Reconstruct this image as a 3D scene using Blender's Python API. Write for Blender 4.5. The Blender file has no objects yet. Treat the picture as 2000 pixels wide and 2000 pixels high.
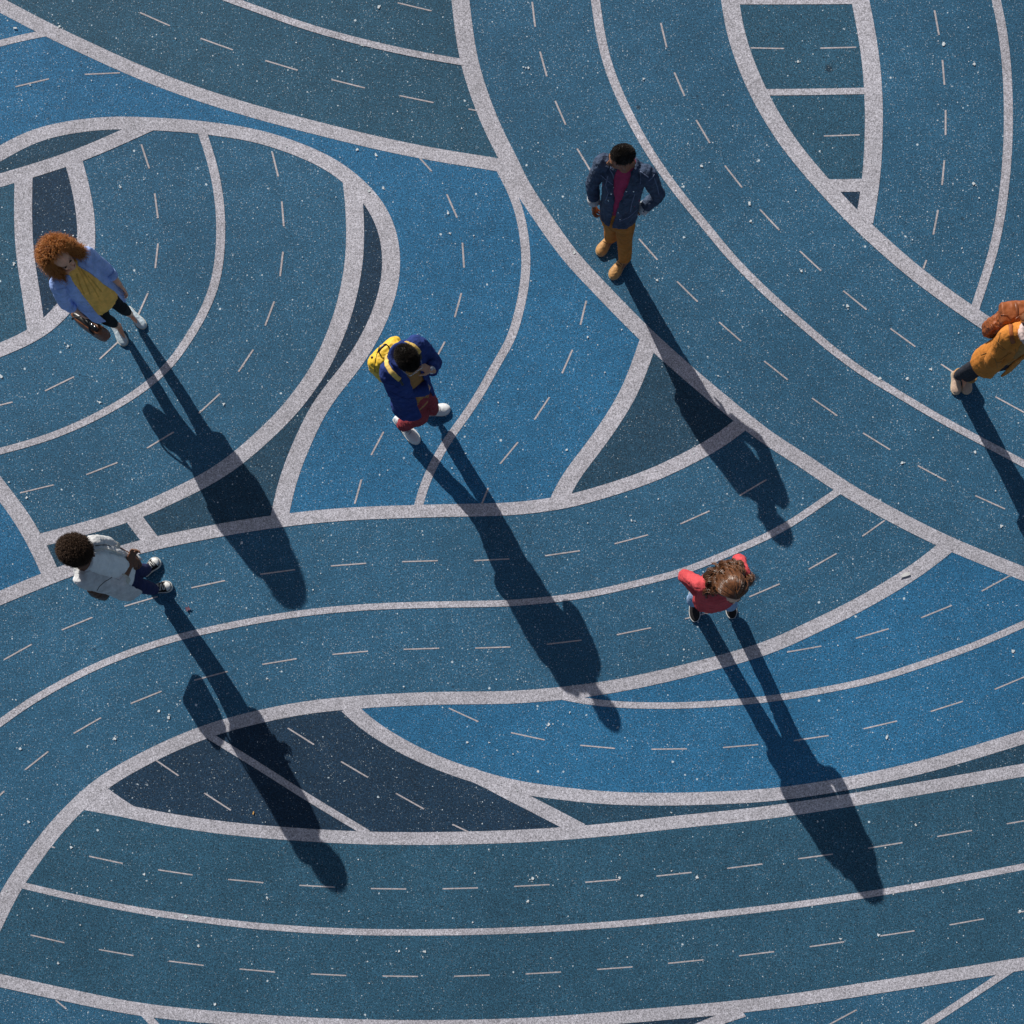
import bpy, bmesh, math, random
from mathutils import Vector, Matrix, noise
from mathutils.bvhtree import BVHTree
from mathutils.geometry import delaunay_2d_cdt

# ------------------------------------------------------------------ camera, world, sun, exposure
scene = bpy.context.scene
SC = 215.0            # pixels of the 2000 px photograph per metre of ground
NX, NY = 1100.0, 1350.0   # where the plumb line from the camera meets the ground
HC = 10.0             # camera height

cam_d = bpy.data.cameras.new('camera')
cam = bpy.data.objects.new('camera', cam_d)
scene.collection.objects.link(cam)
cam.location = (0, 0, HC)
cam.rotation_euler = (0, 0, 0)
cam_d.sensor_width = 36.0
cam_d.lens = 36.0 * HC / (2000.0 / SC)
cam_d.shift_x = -(NX - 1000.0) / 2000.0
cam_d.shift_y = (NY - 1000.0) / 2000.0
cam_d.clip_end = 3000.0
scene.camera = cam

SUN_EL = math.radians(28.8)
SH = Vector((math.cos(math.radians(59.8)), -math.sin(math.radians(59.8)), 0))   # the way shadows fall
world = bpy.data.worlds.new("World")
scene.world = world
world.use_nodes = True
wt = world.node_tree
wt.nodes.clear()
wo = wt.nodes.new('ShaderNodeOutputWorld')
wb = wt.nodes.new('ShaderNodeBackground')
sky = wt.nodes.new('ShaderNodeTexSky')
sky.sky_type = 'NISHITA'
sky.sun_disc = False
sky.sun_elevation = SUN_EL
sky.sun_rotation = math.atan2(-SH.x, -SH.y)
sky.air_density = 1.0
sky.dust_density = 1.5
sky.ozone_density = 1.0
wb.inputs['Strength'].default_value = 0.058
hs = wt.nodes.new('ShaderNodeHueSaturation')
hs.inputs['Saturation'].default_value = 0.88
wt.links.new(sky.outputs[0], hs.inputs['Color'])
wt.links.new(hs.outputs[0], wb.inputs[0])
wt.links.new(wb.outputs[0], wo.inputs[0])

sun_d = bpy.data.lights.new('sun', 'SUN')
sun_d.energy = 4.9
sun_d.angle = math.radians(0.4)
sun_d.color = (1.0, 0.955, 0.89)
sun = bpy.data.objects.new('sun', sun_d)
scene.collection.objects.link(sun)
sdir = (SH * math.cos(SUN_EL) + Vector((0, 0, -math.sin(SUN_EL)))).normalized()
sun.rotation_euler = sdir.to_track_quat('-Z', 'Y').to_euler()
sun.location = (-4, 6, 8)

scene.view_settings.view_transform = 'Standard'
scene.view_settings.look = 'None'
scene.view_settings.exposure = 0.0
scene.view_settings.gamma = 1.0
scene.render.resolution_x = 1024
scene.render.resolution_y = 1024

random.seed(7)
COL = scene.collection
UP = Vector((0, 0, 1))

def W(px, py, h=0.0):
    k = (HC - h) / HC
    return Vector(((px - NX) / SC * k, -(py - NY) / SC * k, h))

# ------------------------------------------------------------------ node helpers
def lin(r, g, b):
    def f(c):
        c /= 255.0
        return c / 12.92 if c <= 0.04045 else ((c + 0.055) / 1.055) ** 2.4
    return (f(r), f(g), f(b), 1.0)

class NT:
    def __init__(s, name):
        s.m = bpy.data.materials.new(name)
        s.m.use_nodes = True
        s.t = s.m.node_tree
        s.b = s.t.nodes['Principled BSDF']
        s.geo = s.t.nodes.new('ShaderNodeNewGeometry')
        s.pos = s.geo.outputs['Position']
    def link(s, a, b): s.t.links.new(a, b)
    def noise(s, scale, detail=2, rough=0.6, dist=0.0, vec=None):
        n = s.t.nodes.new('ShaderNodeTexNoise')
        n.inputs['Scale'].default_value = scale
        n.inputs['Detail'].default_value = detail
        n.inputs['Roughness'].default_value = rough
        n.inputs['Distortion'].default_value = dist
        s.link(vec or s.pos, n.inputs['Vector'])
        return n.outputs['Fac']
    def vor(s, scale, rnd=1.0, vec=None, feature='F1'):
        n = s.t.nodes.new('ShaderNodeTexVoronoi')
        n.feature = feature
        n.inputs['Scale'].default_value = scale
        n.inputs['Randomness'].default_value = rnd
        s.link(vec or s.pos, n.inputs['Vector'])
        return n
    def rng(s, v, a, b, c, d, clamp=True):
        n = s.t.nodes.new('ShaderNodeMapRange')
        n.clamp = clamp
        for i, x in zip(('From Min', 'From Max', 'To Min', 'To Max'), (a, b, c, d)):
            n.inputs[i].default_value = x
        s.link(v, n.inputs['Value'])
        return n.outputs['Result']
    def math(s, op, a, b=0.0):
        n = s.t.nodes.new('ShaderNodeMath')
        n.operation = op
        for i, v in ((0, a), (1, b)):
            if isinstance(v, (int, float)): n.inputs[i].default_value = v
            else: s.link(v, n.inputs[i])
        return n.outputs[0]
    def mix(s, fac, a, b, blend='MIX'):
        n = s.t.nodes.new('ShaderNodeMix')
        n.data_type = 'RGBA'
        n.blend_type = blend
        for idx, v in ((0, fac), (6, a), (7, b)):
            if isinstance(v, (int, float)): n.inputs[idx].default_value = v
            elif isinstance(v, tuple): n.inputs[idx].default_value = v
            else: s.link(v, n.inputs[idx])
        return n.outputs[2]
    def scale_col(s, col, f):      # colour multiplied by a scalar socket
        n = s.t.nodes.new('ShaderNodeVectorMath')
        n.operation = 'SCALE'
        if isinstance(col, tuple): n.inputs[0].default_value = col[:3]
        else: s.link(col, n.inputs[0])
        s.link(f, n.inputs['Scale'])
        return n.outputs[0]
    def mapping(s, scale, rot=(0, 0, 0)):
        n = s.t.nodes.new('ShaderNodeMapping')
        n.inputs['Scale'].default_value = scale
        n.inputs['Rotation'].default_value = rot
        s.link(s.pos, n.inputs['Vector'])
        return n.outputs[0]
    def bump(s, h, strength, dist):
        n = s.t.nodes.new('ShaderNodeBump')
        n.inputs['Strength'].default_value = strength
        n.inputs['Distance'].default_value = dist
        s.link(h, n.inputs['Height'])
        s.link(n.outputs[0], s.b.inputs['Normal'])
    def out(s, col, rough=0.8, spec=0.3):
        if isinstance(col, tuple): s.b.inputs['Base Color'].default_value = col
        else: s.link(col, s.b.inputs['Base Color'])
        if isinstance(rough, (int, float)): s.b.inputs['Roughness'].default_value = rough
        else: s.link(rough, s.b.inputs['Roughness'])
        s.b.inputs['Specular IOR Level'].default_value = spec
        return s.m

def asphalt(name, base, speck=1.0, grain=(0.15, 2.05), dark=0.7, white=(0.62, 0.70, 0.74, 1.0)):
    n = NT(name)
    big = n.noise(0.55, 4, 0.6)
    mid = n.noise(7.0, 3, 0.65)
    g1 = n.noise(95.0, 2, 0.75)
    g2 = n.noise(38.0, 2, 0.7)
    f = n.rng(g1, 0.30, 0.72, grain[0], grain[1])
    f = n.math('MULTIPLY', f, n.rng(g2, 0.3, 0.7, 0.8, 1.2))
    f = n.math('MULTIPLY', f, n.rng(mid, 0.3, 0.7, 0.88, 1.12))
    f = n.math('MULTIPLY', f, n.rng(big, 0.3, 0.7, 0.84, 1.16))
    scuff = n.noise(2.2, 5, 0.75, 1.2)
    f = n.math('MULTIPLY', f, n.rng(scuff, 0.60, 0.78, 1.0, 0.80))
    col = n.scale_col(base, f)
    # dark old stains and gum
    v = n.vor(1.1)
    wob = n.noise(30.0, 2)
    d = n.math('ADD', v.outputs['Distance'], n.rng(wob, 0, 1, -0.03, 0.03))
    spot = n.math('MULTIPLY', n.rng(d, 0.030, 0.048, 1, 0), n.rng(n.t_sep(v.outputs['Color'], 0), 0.55, 0.56, 0, 1))
    col = n.mix(n.math('MULTIPLY', spot, dark), col, (0.01, 0.02, 0.035, 1))
    v = n.vor(2.3)
    d = n.math('ADD', v.outputs['Distance'], n.rng(wob, 0, 1, -0.04, 0.04))
    spot = n.math('MULTIPLY', n.rng(d, 0.02, 0.06, 1, 0), n.rng(n.t_sep(v.outputs['Color'], 1), 0.72, 0.73, 0, 1))
    col = n.mix(n.math('MULTIPLY', spot, dark * 0.8), col, (0.008, 0.018, 0.03, 1))
    v = n.vor(6.0)
    d = n.math('ADD', v.outputs['Distance'], n.rng(wob, 0, 1, -0.05, 0.05))
    spot = n.math('MULTIPLY', n.rng(d, 0.03, 0.09, 1, 0), n.rng(n.t_sep(v.outputs['Color'], 2), 0.80, 0.81, 0, 1))
    col = n.mix(n.math('MULTIPLY', spot, dark * 0.8), col, (0.008, 0.018, 0.03, 1))
    # pale chips, three sizes; density drifts across the ground
    dens = n.noise(1.1, 3, 0.7)
    for sc, r0, th, amt in ((85.0, 0.22, 0.54, 0.42), (48.0, 0.15, 0.68, 0.6), (22.0, 0.10, 0.76, 0.9), (9.0, 0.07, 0.82, 0.95)):
        v = n.vor(sc)
        r = n.rng(n.t_sep(v.outputs['Color'], 2), 0, 1, r0 * 0.5, r0 * 1.5)
        wv = n.math('ADD', v.outputs['Distance'], n.rng(g1, 0.2, 0.8, -0.06, 0.06))
        inside = n.rng(n.math('SUBTRACT', r, wv), 0.0, 0.03, 0, 1)
        pick = n.rng(n.math('ADD', n.t_sep(v.outputs['Color'], 0), n.rng(dens, 0.3, 0.7, -0.24, 0.24)), th, th + 0.02, 0, 1)
        col = n.mix(n.math('MULTIPLY', n.math('MULTIPLY', inside, pick), amt * speck), col, white)
    n.bump(g1, 0.35, 0.004)
    return n.out(col, 0.85, 0.25)

def _sep(s, col, i):
    n = s.t.nodes.new('ShaderNodeSeparateColor')
    s.link(col, n.inputs[0])
    return n.outputs[i]
NT.t_sep = _sep

M = {}
M['road_mid'] = asphalt('blue_rubber_asphalt', (0.028, 0.104, 0.183, 1))
M['road_top'] = asphalt('deep_teal_asphalt', (0.0245, 0.085, 0.140, 1))
M['road_light'] = asphalt('bright_blue_asphalt', (0.0235, 0.128, 0.255, 1))
M['road_dark'] = asphalt('navy_asphalt', (0.0125, 0.037, 0.072, 1))
M['road_slate'] = asphalt('slate_blue_asphalt', (0.0185, 0.060, 0.103, 1))
M['line'] = asphalt('grey_line_paint', (0.44, 0.43, 0.475, 1), speck=0.55, grain=(0.36, 1.7), dark=0.25, white=(0.85, 0.85, 0.87, 1))
M['dash'] = asphalt('pinkish_dash_paint', (0.47, 0.43, 0.44, 1), speck=0.3, grain=(0.7, 1.3), dark=0.1, white=(0.85, 0.85, 0.87, 1))

# ------------------------------------------------------------------ object helpers
def tag(o, label=None, cat=None, group=None, kind=None):
    if label: o['label'] = label
    if cat: o['category'] = cat
    if group: o['group'] = group
    if kind: o['kind'] = kind
    return o

def link_mesh(name, me, mat, parent=None, smooth=True):
    o = bpy.data.objects.new(name, me)
    COL.objects.link(o)
    mats = mat if isinstance(mat, (list, tuple)) else [mat]
    if len(me.materials) == 0:
        for m in mats: me.materials.append(m)
    if smooth: me.shade_smooth()
    if parent is not None:
        org = root_loc(parent)
        me.transform(Matrix.Translation(-org))
        me['org'] = tuple(org)
        o.parent = parent
    return o

def root_loc(o):
    v = Vector((0, 0, 0))
    while o is not None:
        v += o.location
        o = o.parent
    return v

def empty(name, loc, label, cat, group=None):
    o = bpy.data.objects.new(name, None)
    COL.objects.link(o)
    o.location = loc
    o.empty_display_size = 0.1
    tag(o, label, cat, group)
    return o

# ------------------------------------------------------------------ ground
def plane_mesh(name, x0, y0, x1, y1, z):
    me = bpy.data.meshes.new(name)
    me.from_pydata([(x0, y0, z), (x1, y0, z), (x1, y1, z), (x0, y1, z)], [], [(0, 1, 2, 3)])
    return me
g = link_mesh('ground', plane_mesh('ground', -600, -600, 600, 600, 0.0), M['road_mid'], smooth=False)
tag(g, kind='structure')

K1, K2 = 3.864, 2.184
ORG = {}
for j, r in enumerate('abcd'):
    for i in range(4):
        ORG[r + str(i)] = (i * 500.0, j * 500.0, K1 if r != 'd' else K2)

def cp(tok, x, y):
    ox, oy, k = ORG[tok]
    return (ox + x / k, oy + y / k)

def parse(s):
    cur, out = None, []
    for item in s.split():
        if item in ORG:
            cur = item
        else:
            x, y = item.split(',')
            out.append(cp(cur, float(x), float(y)))
    return out

def catmull(P, step=9.0):
    out = []
    n = len(P)
    if n == 2:
        L = math.hypot(P[1][0] - P[0][0], P[1][1] - P[0][1])
        m = max(1, int(L / step))
        return [(P[0][0] + (P[1][0] - P[0][0]) * i / m, P[0][1] + (P[1][1] - P[0][1]) * i / m) for i in range(m + 1)]
    for i in range(n - 1):
        p1, p2 = P[i], P[i + 1]
        p0 = P[i - 1] if i else (2 * p1[0] - p2[0], 2 * p1[1] - p2[1])
        p3 = P[i + 2] if i + 2 < n else (2 * p2[0] - p1[0], 2 * p2[1] - p1[1])
        # centripetal parametrisation
        d = lambda a, b: max(1e-6, math.hypot(a[0] - b[0], a[1] - b[1])) ** 0.5
        t0 = 0; t1 = t0 + d(p0, p1); t2 = t1 + d(p1, p2); t3 = t2 + d(p2, p3)
        m = max(2, int(math.hypot(p2[0] - p1[0], p2[1] - p1[1]) / step))
        for k in range(m):
            t = t1 + (t2 - t1) * k / m
            r = []
            for c in (0, 1):
                A1 = (t1 - t) / (t1 - t0) * p0[c] + (t - t0) / (t1 - t0) * p1[c]
                A2 = (t2 - t) / (t2 - t1) * p1[c] + (t - t1) / (t2 - t1) * p2[c]
                A3 = (t3 - t) / (t3 - t2) * p2[c] + (t - t2) / (t3 - t2) * p3[c]
                B1 = (t2 - t) / (t2 - t0) * A1 + (t - t0) / (t2 - t0) * A2
                B2 = (t3 - t) / (t3 - t1) * A2 + (t - t1) / (t3 - t1) * A3
                r.append((t2 - t) / (t2 - t1) * B1 + (t - t1) / (t2 - t1) * B2)
            out.append(tuple(r))
    out.append(P[-1])
    # light smoothing keeps the traced curve fair
    for _ in range(14):
        out = [out[0]] + [((out[i - 1][0] + 2 * out[i][0] + out[i + 1][0]) / 4, (out[i - 1][1] + 2 * out[i][1] + out[i + 1][1]) / 4) for i in range(1, len(out) - 1)] + [out[-1]]
    return out

AN = 0.71
def ribbon(P, width, ext0=0.0, ext1=0.0):
    """strip whose pen is wider across than along the page: 35 px sideways, 25 px up and down"""
    P = list(P)
    if ext0:
        dx, dy = P[0][0] - P[2][0], P[0][1] - P[2][1]; L = math.hypot(dx, dy)
        P.insert(0, (P[0][0] + dx / L * ext0, P[0][1] + dy / L * ext0))
    if ext1:
        dx, dy = P[-1][0] - P[-3][0], P[-1][1] - P[-3][1]; L = math.hypot(dx, dy)
        P.append((P[-1][0] + dx / L * ext1, P[-1][1] + dy / L * ext1))
    A, B = [], []
    for i, p in enumerate(P):
        a = P[max(0, i - 1)]; b = P[min(len(P) - 1, i + 1)]
        dx, dy = b[0] - a[0], (b[1] - a[1]) / AN
        L = math.hypot(dx, dy)
        nx, ny = -dy / L * width / 2, dx / L * width / 2 * AN
        A.append((p[0] + nx, p[1] + ny)); B.append((p[0] - nx, p[1] - ny))
    return A, B

LINES = {
 # name: (points, width class, extend start, extend end)
 'L1': ('a0 0,37 400,245 640,358 1000,522 1400,678 1932,846 a1 500,978 1000,1098 1400,1176 1850,1248 1915,1260', 35, 400, 0),
 'L1b': ('a0 0,328 130,293 350,250', 17.5, 400, 0),
 'L2': ('a1 1543,0 1565,200 1603,440 1680,700 1800,1000 1920,1230 a2 50,1370 228,1640 437,1932 b2 648,228 1010,597 1365,915 1710,1203 1932,1376 b3 250,1535 590,1762 890,1932 c3 1330,222 1932,468', 35, 400, 400),
 'L2b': ('a1 1825,1240 1849,1290 1874,1335 1938,1450 a2 68,1640 108,1932 b2 103,150 83,300 45,450 b1 1932,618 1822,800 1720,990 1585,1200 1438,1400 1325,1600 1262,1750 1222,1900', 17.5, 0, 0),
 'L3': ('a0 0,1160 200,1050 400,985 600,950 850,928 1200,938 1500,960 1932,1025 a1 200,1085 400,1160 600,1262 720,1355 854,1483 942,1615 995,1750 1025,1932 b1 1012,200 940,440 845,640 745,800 605,975 488,1130 345,1420 268,1610 220,1770 184,1932 c1 175,60', 35, 400, 0),
 'L4': ('a1 722,1365 740,1520 749,1700 745,1932 b1 725,150 685,340 633,510 560,690 482,850 390,985 290,1120 155,1265 0,1410 b0 1780,1540 1570,1680 1310,1808 1040,1932 c0 650,122 310,212', 35, 0, 0),
 'L5': ('a0 1515,960 1527,1005 1592,1190 1645,1430 1665,1600 1668,1750 1660,1932 b0 1637,160 1580,335 1492,515 1405,650 1290,815 1170,930 975,1072 700,1225 430,1345 200,1420 0,1473', 17.5, 0, 400),
 'L6': ('b0 -120,1600 0,1760 135,1932 c0 240,170 295,275 375,450', 35, 400, 0),
 'L7': ('a0 545,1180 575,1280 628,1500 650,1650 655,1800 650,1932 b0 618,170 555,310 460,420 370,520 250,597 130,658 0,710', 35, 0, 400),
 'L8': ('a0 0,1362 300,1273 630,1160 1050,977 1150,932', 35, 400, 0),
 'L9': ('a0 180,1300 175,1500 176,1700 190,1932 b0 230,250 262,470 280,600', 35, 0, 0),
 'L10': ('c0 0,650 300,525 600,410 1040,268 1500,168 1932,92 c1 600,22 b1 1200,1927 1932,1908 b2 200,1888 440,1848 800,1745 1100,1637 1400,1490 1560,1400 1730,1270', 35, 400, 0),
 'L11': ('b2 1030,640 1012,690 950,870 880,1035 790,1190 690,1340 590,1475 500,1590 420,1695 355,1840', 35, 0, 0),
 'L12': ('c0 0,1592 200,1450 420,1320 670,1190 950,1073 1285,962 1600,885 1932,818 c1 400,757 700,727 1000,709 1400,698 1932,687 c2 300,660 600,617 1000,525 1270,455 1600,325 1932,180 c3 200,68 b3 320,1918 530,1775', 17.5, 400, 0),
 'L13': ('d0 -60,740 0,615 50,515 125,405 210,290 280,210 350,140 440,62 542,0 c0 1250,1782 1500,1677 1700,1610 1932,1550 c1 300,1488 600,1450 1000,1420 1400,1405 1932,1398 c2 350,1371 700,1327 1000,1270 1400,1175 1932,1022 c3 375,852 650,718 880,590 1050,485 1200,380 1350,260', 35, 400, 0),
 'L14': ('c2 330,1383 560,1428 750,1450 1050,1461 1400,1455 1932,1411 c3 400,1348 800,1263 1200,1136 1600,990 1932,845', 17.5, 0, 400),
 'L15': ('c1 700,1475 815,1585 1000,1708 1200,1818 1470,1932 d1 960,42 d2 0,77 200,107 400,127 600,133 800,130 1092,115 d3 300,73 640,0 c3 1400,1860 1932,1698', 35, 0, 400),
 'L15b': ('d1 900,18 960,42 d2 0,113 85,155 290,262', 35, 0, 0),
 'L16': ('d0 440,160 600,198 850,241 1092,269 d1 500,299 1092,292 d2 400,264 700,231 1092,189 d3 500,112 1092,8', 35, 0, 400),
 'L17': ('c0 1590,1695 1932,1905 d1 200,112 475,278', 17.5, 0, 0),
 'L18': ('d0 85,497 300,548 600,608 900,651 1092,673 d1 300,694 600,701 1092,693 d2 500,661 1092,598 d3 400,543 750,484 1092,420', 17.5, 0, 400),
 'L19': ('d0 0,906 300,971 600,1029 1092,1077 d1 500,1100 1092,1095 d2 500,1060 1092,1003 d3 500,929 1092,834', 35, 400, 400),
 'L20': ('d3 1040,855 860,975 680,1092', 17.5, 0, 400),
 'L30': ('d2 985,1040 900,1066 800,1108', 28, 0, 400),
 'L31': ('d0 615,1045 655,1085 700,1140', 17.5, 0, 300),
 'L21': ('a2 1645,0 1675,200 1733,400 1835,650 1932,838 a3 165,1095 350,1320 520,1510 690,1685 960,1932 b3 1145,155 1390,335 1580,465 1720,560 1932,695', 35, 400, 400),
 'L22': ('a3 695,0 735,200 780,500 798,800 795,1100 777,1350 757,1500 725,1680', 35, 400, 0),
 'L23': ('a3 1721,0 1764,200 1800,500 1813,800 1809,1100 1785,1400 1742,1700 1690,1932 b3 1626,200 1560,400', 17.5, 400, 0),
 'L24': ('a2 1640,-14 1932,-13 a3 690,-16', 35, 0, 0),
 'L25': ('a2 1880,698 a3 300,695 740,687', 17.5, 0, 0),
 'L26': ('a3 440,1403 600,1401 740,1398', 35, 0, 0),
 'L27': ('a0 1560,-70 1745,0 1932,68 a1 400,208 800,318 1200,408 1556,470 1605,478', 17.5, 400, 0),
 'L28': ('a2 629,0 665,250 725,500 808,710 895,895 1000,1085 1115,1265 1290,1500 1480,1730 1645,1932 b2 1932,289 b3 200,465 475,700 725,885 1000,1052 1300,1230 1625,1405 1932,1568', 17.5, 400, 400),
 'L29': ('c0 985,10 1020,65 1118,186 1152,232', 35, 0, 0),
}
PATH = {}
zi = 0
for nm, (s, w, e0, e1) in LINES.items():
    P = catmull(parse(s))
    PATH[nm] = P
    A, B = ribbon(P, w, e0, e1)
    z = 0.0024 + zi * 0.00005
    zi += 1
    vs = [W(*p) + Vector((0, 0, z)) for p in A] + [W(*p) + Vector((0, 0, z)) for p in B]
    n = len(A)
    me = bpy.data.meshes.new('painted_line')
    me.from_pydata(vs, [], [(i + 1, i, n + i, n + i + 1) for i in range(n - 1)])
    tag(link_mesh('painted_line', me, M['line'], smooth=False), kind='structure')

# filled corner where the lower-left road meets its border
me = bpy.data.meshes.new('painted_corner')
pts = [cp('d0', *p) for p in ((340, 100), (465, 90), (520, 130), (575, 165), (600, 172), (600, 223), (355, 178), (318, 170))]
me.from_pydata([W(*p) + Vector((0, 0, 0.0023)) for p in pts], [], [tuple(reversed(range(len(pts))))])
tag(link_mesh('painted_line', me, M['line'], smooth=False), kind='structure')

def near(P, q):
    return min(range(len(P)), key=lambda i: (P[i][0] - q[0]) ** 2 + (P[i][1] - q[1]) ** 2)
def seg(nm, tok0, x0, y0, tok1, x1, y1):
    P = PATH[nm]
    a, b = near(P, cp(tok0, x0, y0)), near(P, cp(tok1, x1, y1))
    return P[a:b + 1] if a <= b else list(reversed(P[b:a + 1]))

FILLN = [0]
def fill(polys, mat, z):
    FILLN[0] += 1; z = z * 0.5 + 0.0001 * FILLN[0] / 2 + 0.0002
    pts = []
    for s in polys: pts += list(s)
    clean = []
    for p in pts:
        if not clean or math.hypot(p[0] - clean[-1][0], p[1] - clean[-1][1]) > 0.5: clean.append(p)
    # cut away any little loop where two traced borders cross
    def cross(a, b, c, d):
        o = lambda p, q, t: (q[0] - p[0]) * (t[1] - p[1]) - (q[1] - p[1]) * (t[0] - p[0])
        return o(a, b, c) * o(a, b, d) < 0 and o(c, d, a) * o(c, d, b) < 0
    again = True
    while again:
        again = False
        n = len(clean)
        for i in range(n):
            for j in range(i + 2, n):
                if i == 0 and j == n - 1: continue
                if cross(clean[i], clean[i + 1], clean[j], clean[(j + 1) % n]):
                    if j - i < n / 2: clean = clean[:i + 1] + clean[j + 1:]
                    else: clean = clean[i + 1:j + 1]
                    again = True
                    break
            if again: break
    flat = [W(*p).to_2d() for p in clean]
    a2 = sum(flat[k].x * flat[(k + 1) % len(flat)].y - flat[(k + 1) % len(flat)].x * flat[k].y for k in range(len(flat)))
    if a2 < 0: flat.reverse()
    vv, ee, ff, _, _, _ = delaunay_2d_cdt(flat, [], [list(range(len(flat)))], 1, 1e-6)
    me = bpy.data.meshes.new('road_surface')
    me.from_pydata([(q.x, q.y, z) for q in vv], [], [list(f) for f in ff])
    tag(link_mesh('road_surface', me, M[mat], smooth=False), kind='structure')

Z4 = 0.0010
# upper-left teal road (above L1, left of L2)
fill([seg('L1', 'a0', 0, 37, 'a1', 1850, 1248), seg('L2', 'a1', 1850, 1120, 'a1', 1543, 0), [(900, -400), (-400, -400), (-400, -150)]], 'road_top', Z4)
# bright blue strip between L1 and L3, running into the central bright road
fill([[(-400, -150), (-400, 500)], seg('L3', 'a0', 0, 1160, 'c1', 175, 0), seg('L10', 'c1', 180, 60, 'b2', 330, 1860),
      seg('L11', 'b2', 355, 1840, 'b2', 1030, 640), seg('L2', 'b2', 1010, 597, 'a1', 1870, 1180), seg('L1', 'a1', 1850, 1248, 'a0', 0, 37)], 'road_light', Z4)
# bright blue lower-right road
fill([seg('L13', 'c1', 690, 1450, 'c3', 1350, 260), seg('L2', 'c3', 1330, 222, 'c3', 1932, 468), [(2400, 1250), (2400, 1300)],
      seg('L15', 'c3', 1932, 1698, 'c1', 700, 1475)], 'road_light', Z4)
# bright blue left of L6
fill([seg('L6', 'b0', -120, 1600, 'c0', 375, 450), seg('L10', 'c0', 360, 500, 'c0', 0, 650), [(-400, 1320), (-400, 700)]], 'road_light', Z4)
# navy lens between L3 and L8
fill([seg('L3', 'a0', 0, 1160, 'a0', 1000, 930), seg('L8', 'a0', 1040, 985, 'a0', 0, 1362), [(-400, 420), (-400, 400)]], 'road_slate', 0.0016)
# navy D shape
fill([seg('L9', 'b0', 280, 600, 'a0', 180, 1300), seg('L8', 'a0', 180, 1300, 'a0', 560, 1190), seg('L7', 'a0', 560, 1230, 'b0', 250, 597)], 'road_dark', 0.0016)
# crescent between L4 and L3, and the wedge it opens into
fill([seg('L4', 'a1', 740, 1500, 'b1', 260, 1150), [cp('b1', 470, 1150)], seg('L3', 'b1', 488, 1130, 'a1', 800, 1430)], 'road_dark', 0.0016)
fill([seg('L4', 'b1', 260, 1150, 'c0', 1020, 10), seg('L29', 'c0', 1020, 65, 'c0', 1130, 200), seg('L10', 'c0', 1130, 240, 'c1', 150, 60),
      seg('L3', 'c1', 175, 20, 'b1', 488, 1130)], 'road_slate', 0.0014)
fill([seg('L4', 'c0', 1000, 20, 'c0', 310, 212), seg('L6', 'c0', 320, 300, 'c0', 375, 450), seg('L10', 'c0', 380, 490, 'c0', 1130, 240), seg('L29', 'c0', 1130, 200, 'c0', 1000, 30)], 'road_slate', 0.0014)
# triangle under L2
fill([seg('L2', 'b2', 1010, 640, 'b2', 1710, 1203), seg('L10', 'b2', 1700, 1290, 'b2', 380, 1860), seg('L11', 'b2', 380, 1800, 'b2', 1012, 690)], 'road_slate', 0.0016)
# lower dark lens
fill([seg('L13', 'd0', 410, 88, 'c1', 640, 1450), seg('L15', 'c1', 700, 1475, 'd1', 900, 20), seg('L15b', 'd1', 960, 42, 'd2', 275, 250), seg('L16', 'd2', 250, 280, 'd0', 440, 160)], 'road_dark', 0.0016)
# sliver between the two lower borders
fill([seg('L15b', 'd2', 290, 262, 'd2', 60, 140), seg('L15', 'd2', 60, 90, 'c3', 1932, 1698), [(2400, 1320), (2400, 1400)], seg('L16', 'd3', 1092, 8, 'd2', 290, 275)], 'road_slate', 0.0016)
# small triangle, upper right, and its teal block
fill([seg('L21', 'a2', 1645, 0, 'a3', 480, 1460), seg('L26', 'a3', 480, 1403, 'a3', 735, 1398), seg('L22', 'a3', 770, 1398, 'a3', 695, 0)], 'road_top', 0.0013)
fill([[cp('a3', 470, 1403), cp('a3', 740, 1400), cp('a3', 735, 1680)]], 'road_dark', 0.0018)
# left strip under L8 and bottom dark wedge
fill([[(-400, 400)], seg('L8', 'a0', 0, 1362, 'a0', 180, 1310), seg('L9', 'a0', 180, 1310, 'b0', 280, 600), seg('L7', 'b0', 250, 597, 'b0', 0, 710), [(-400, 750)]], 'road_top', 0.0013)
fill([[cp('d2', 420, 1090), cp('d2', 1000, 1030), cp('d2', 700, 1140), cp('d2', 300, 1140)]], 'road_dark', 0.0018)
# road swathe at the bottom and right stays mid blue; a teal area along the lower border
fill([seg('L16', 'd0', 350, 140, 'd3', 1092, 8), seg('L19', 'd3', 1092, 834, 'd0', 0, 906), seg('L13', 'd0', 0, 615, 'd0', 350, 140)], 'road_top', 0.0013)

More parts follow.
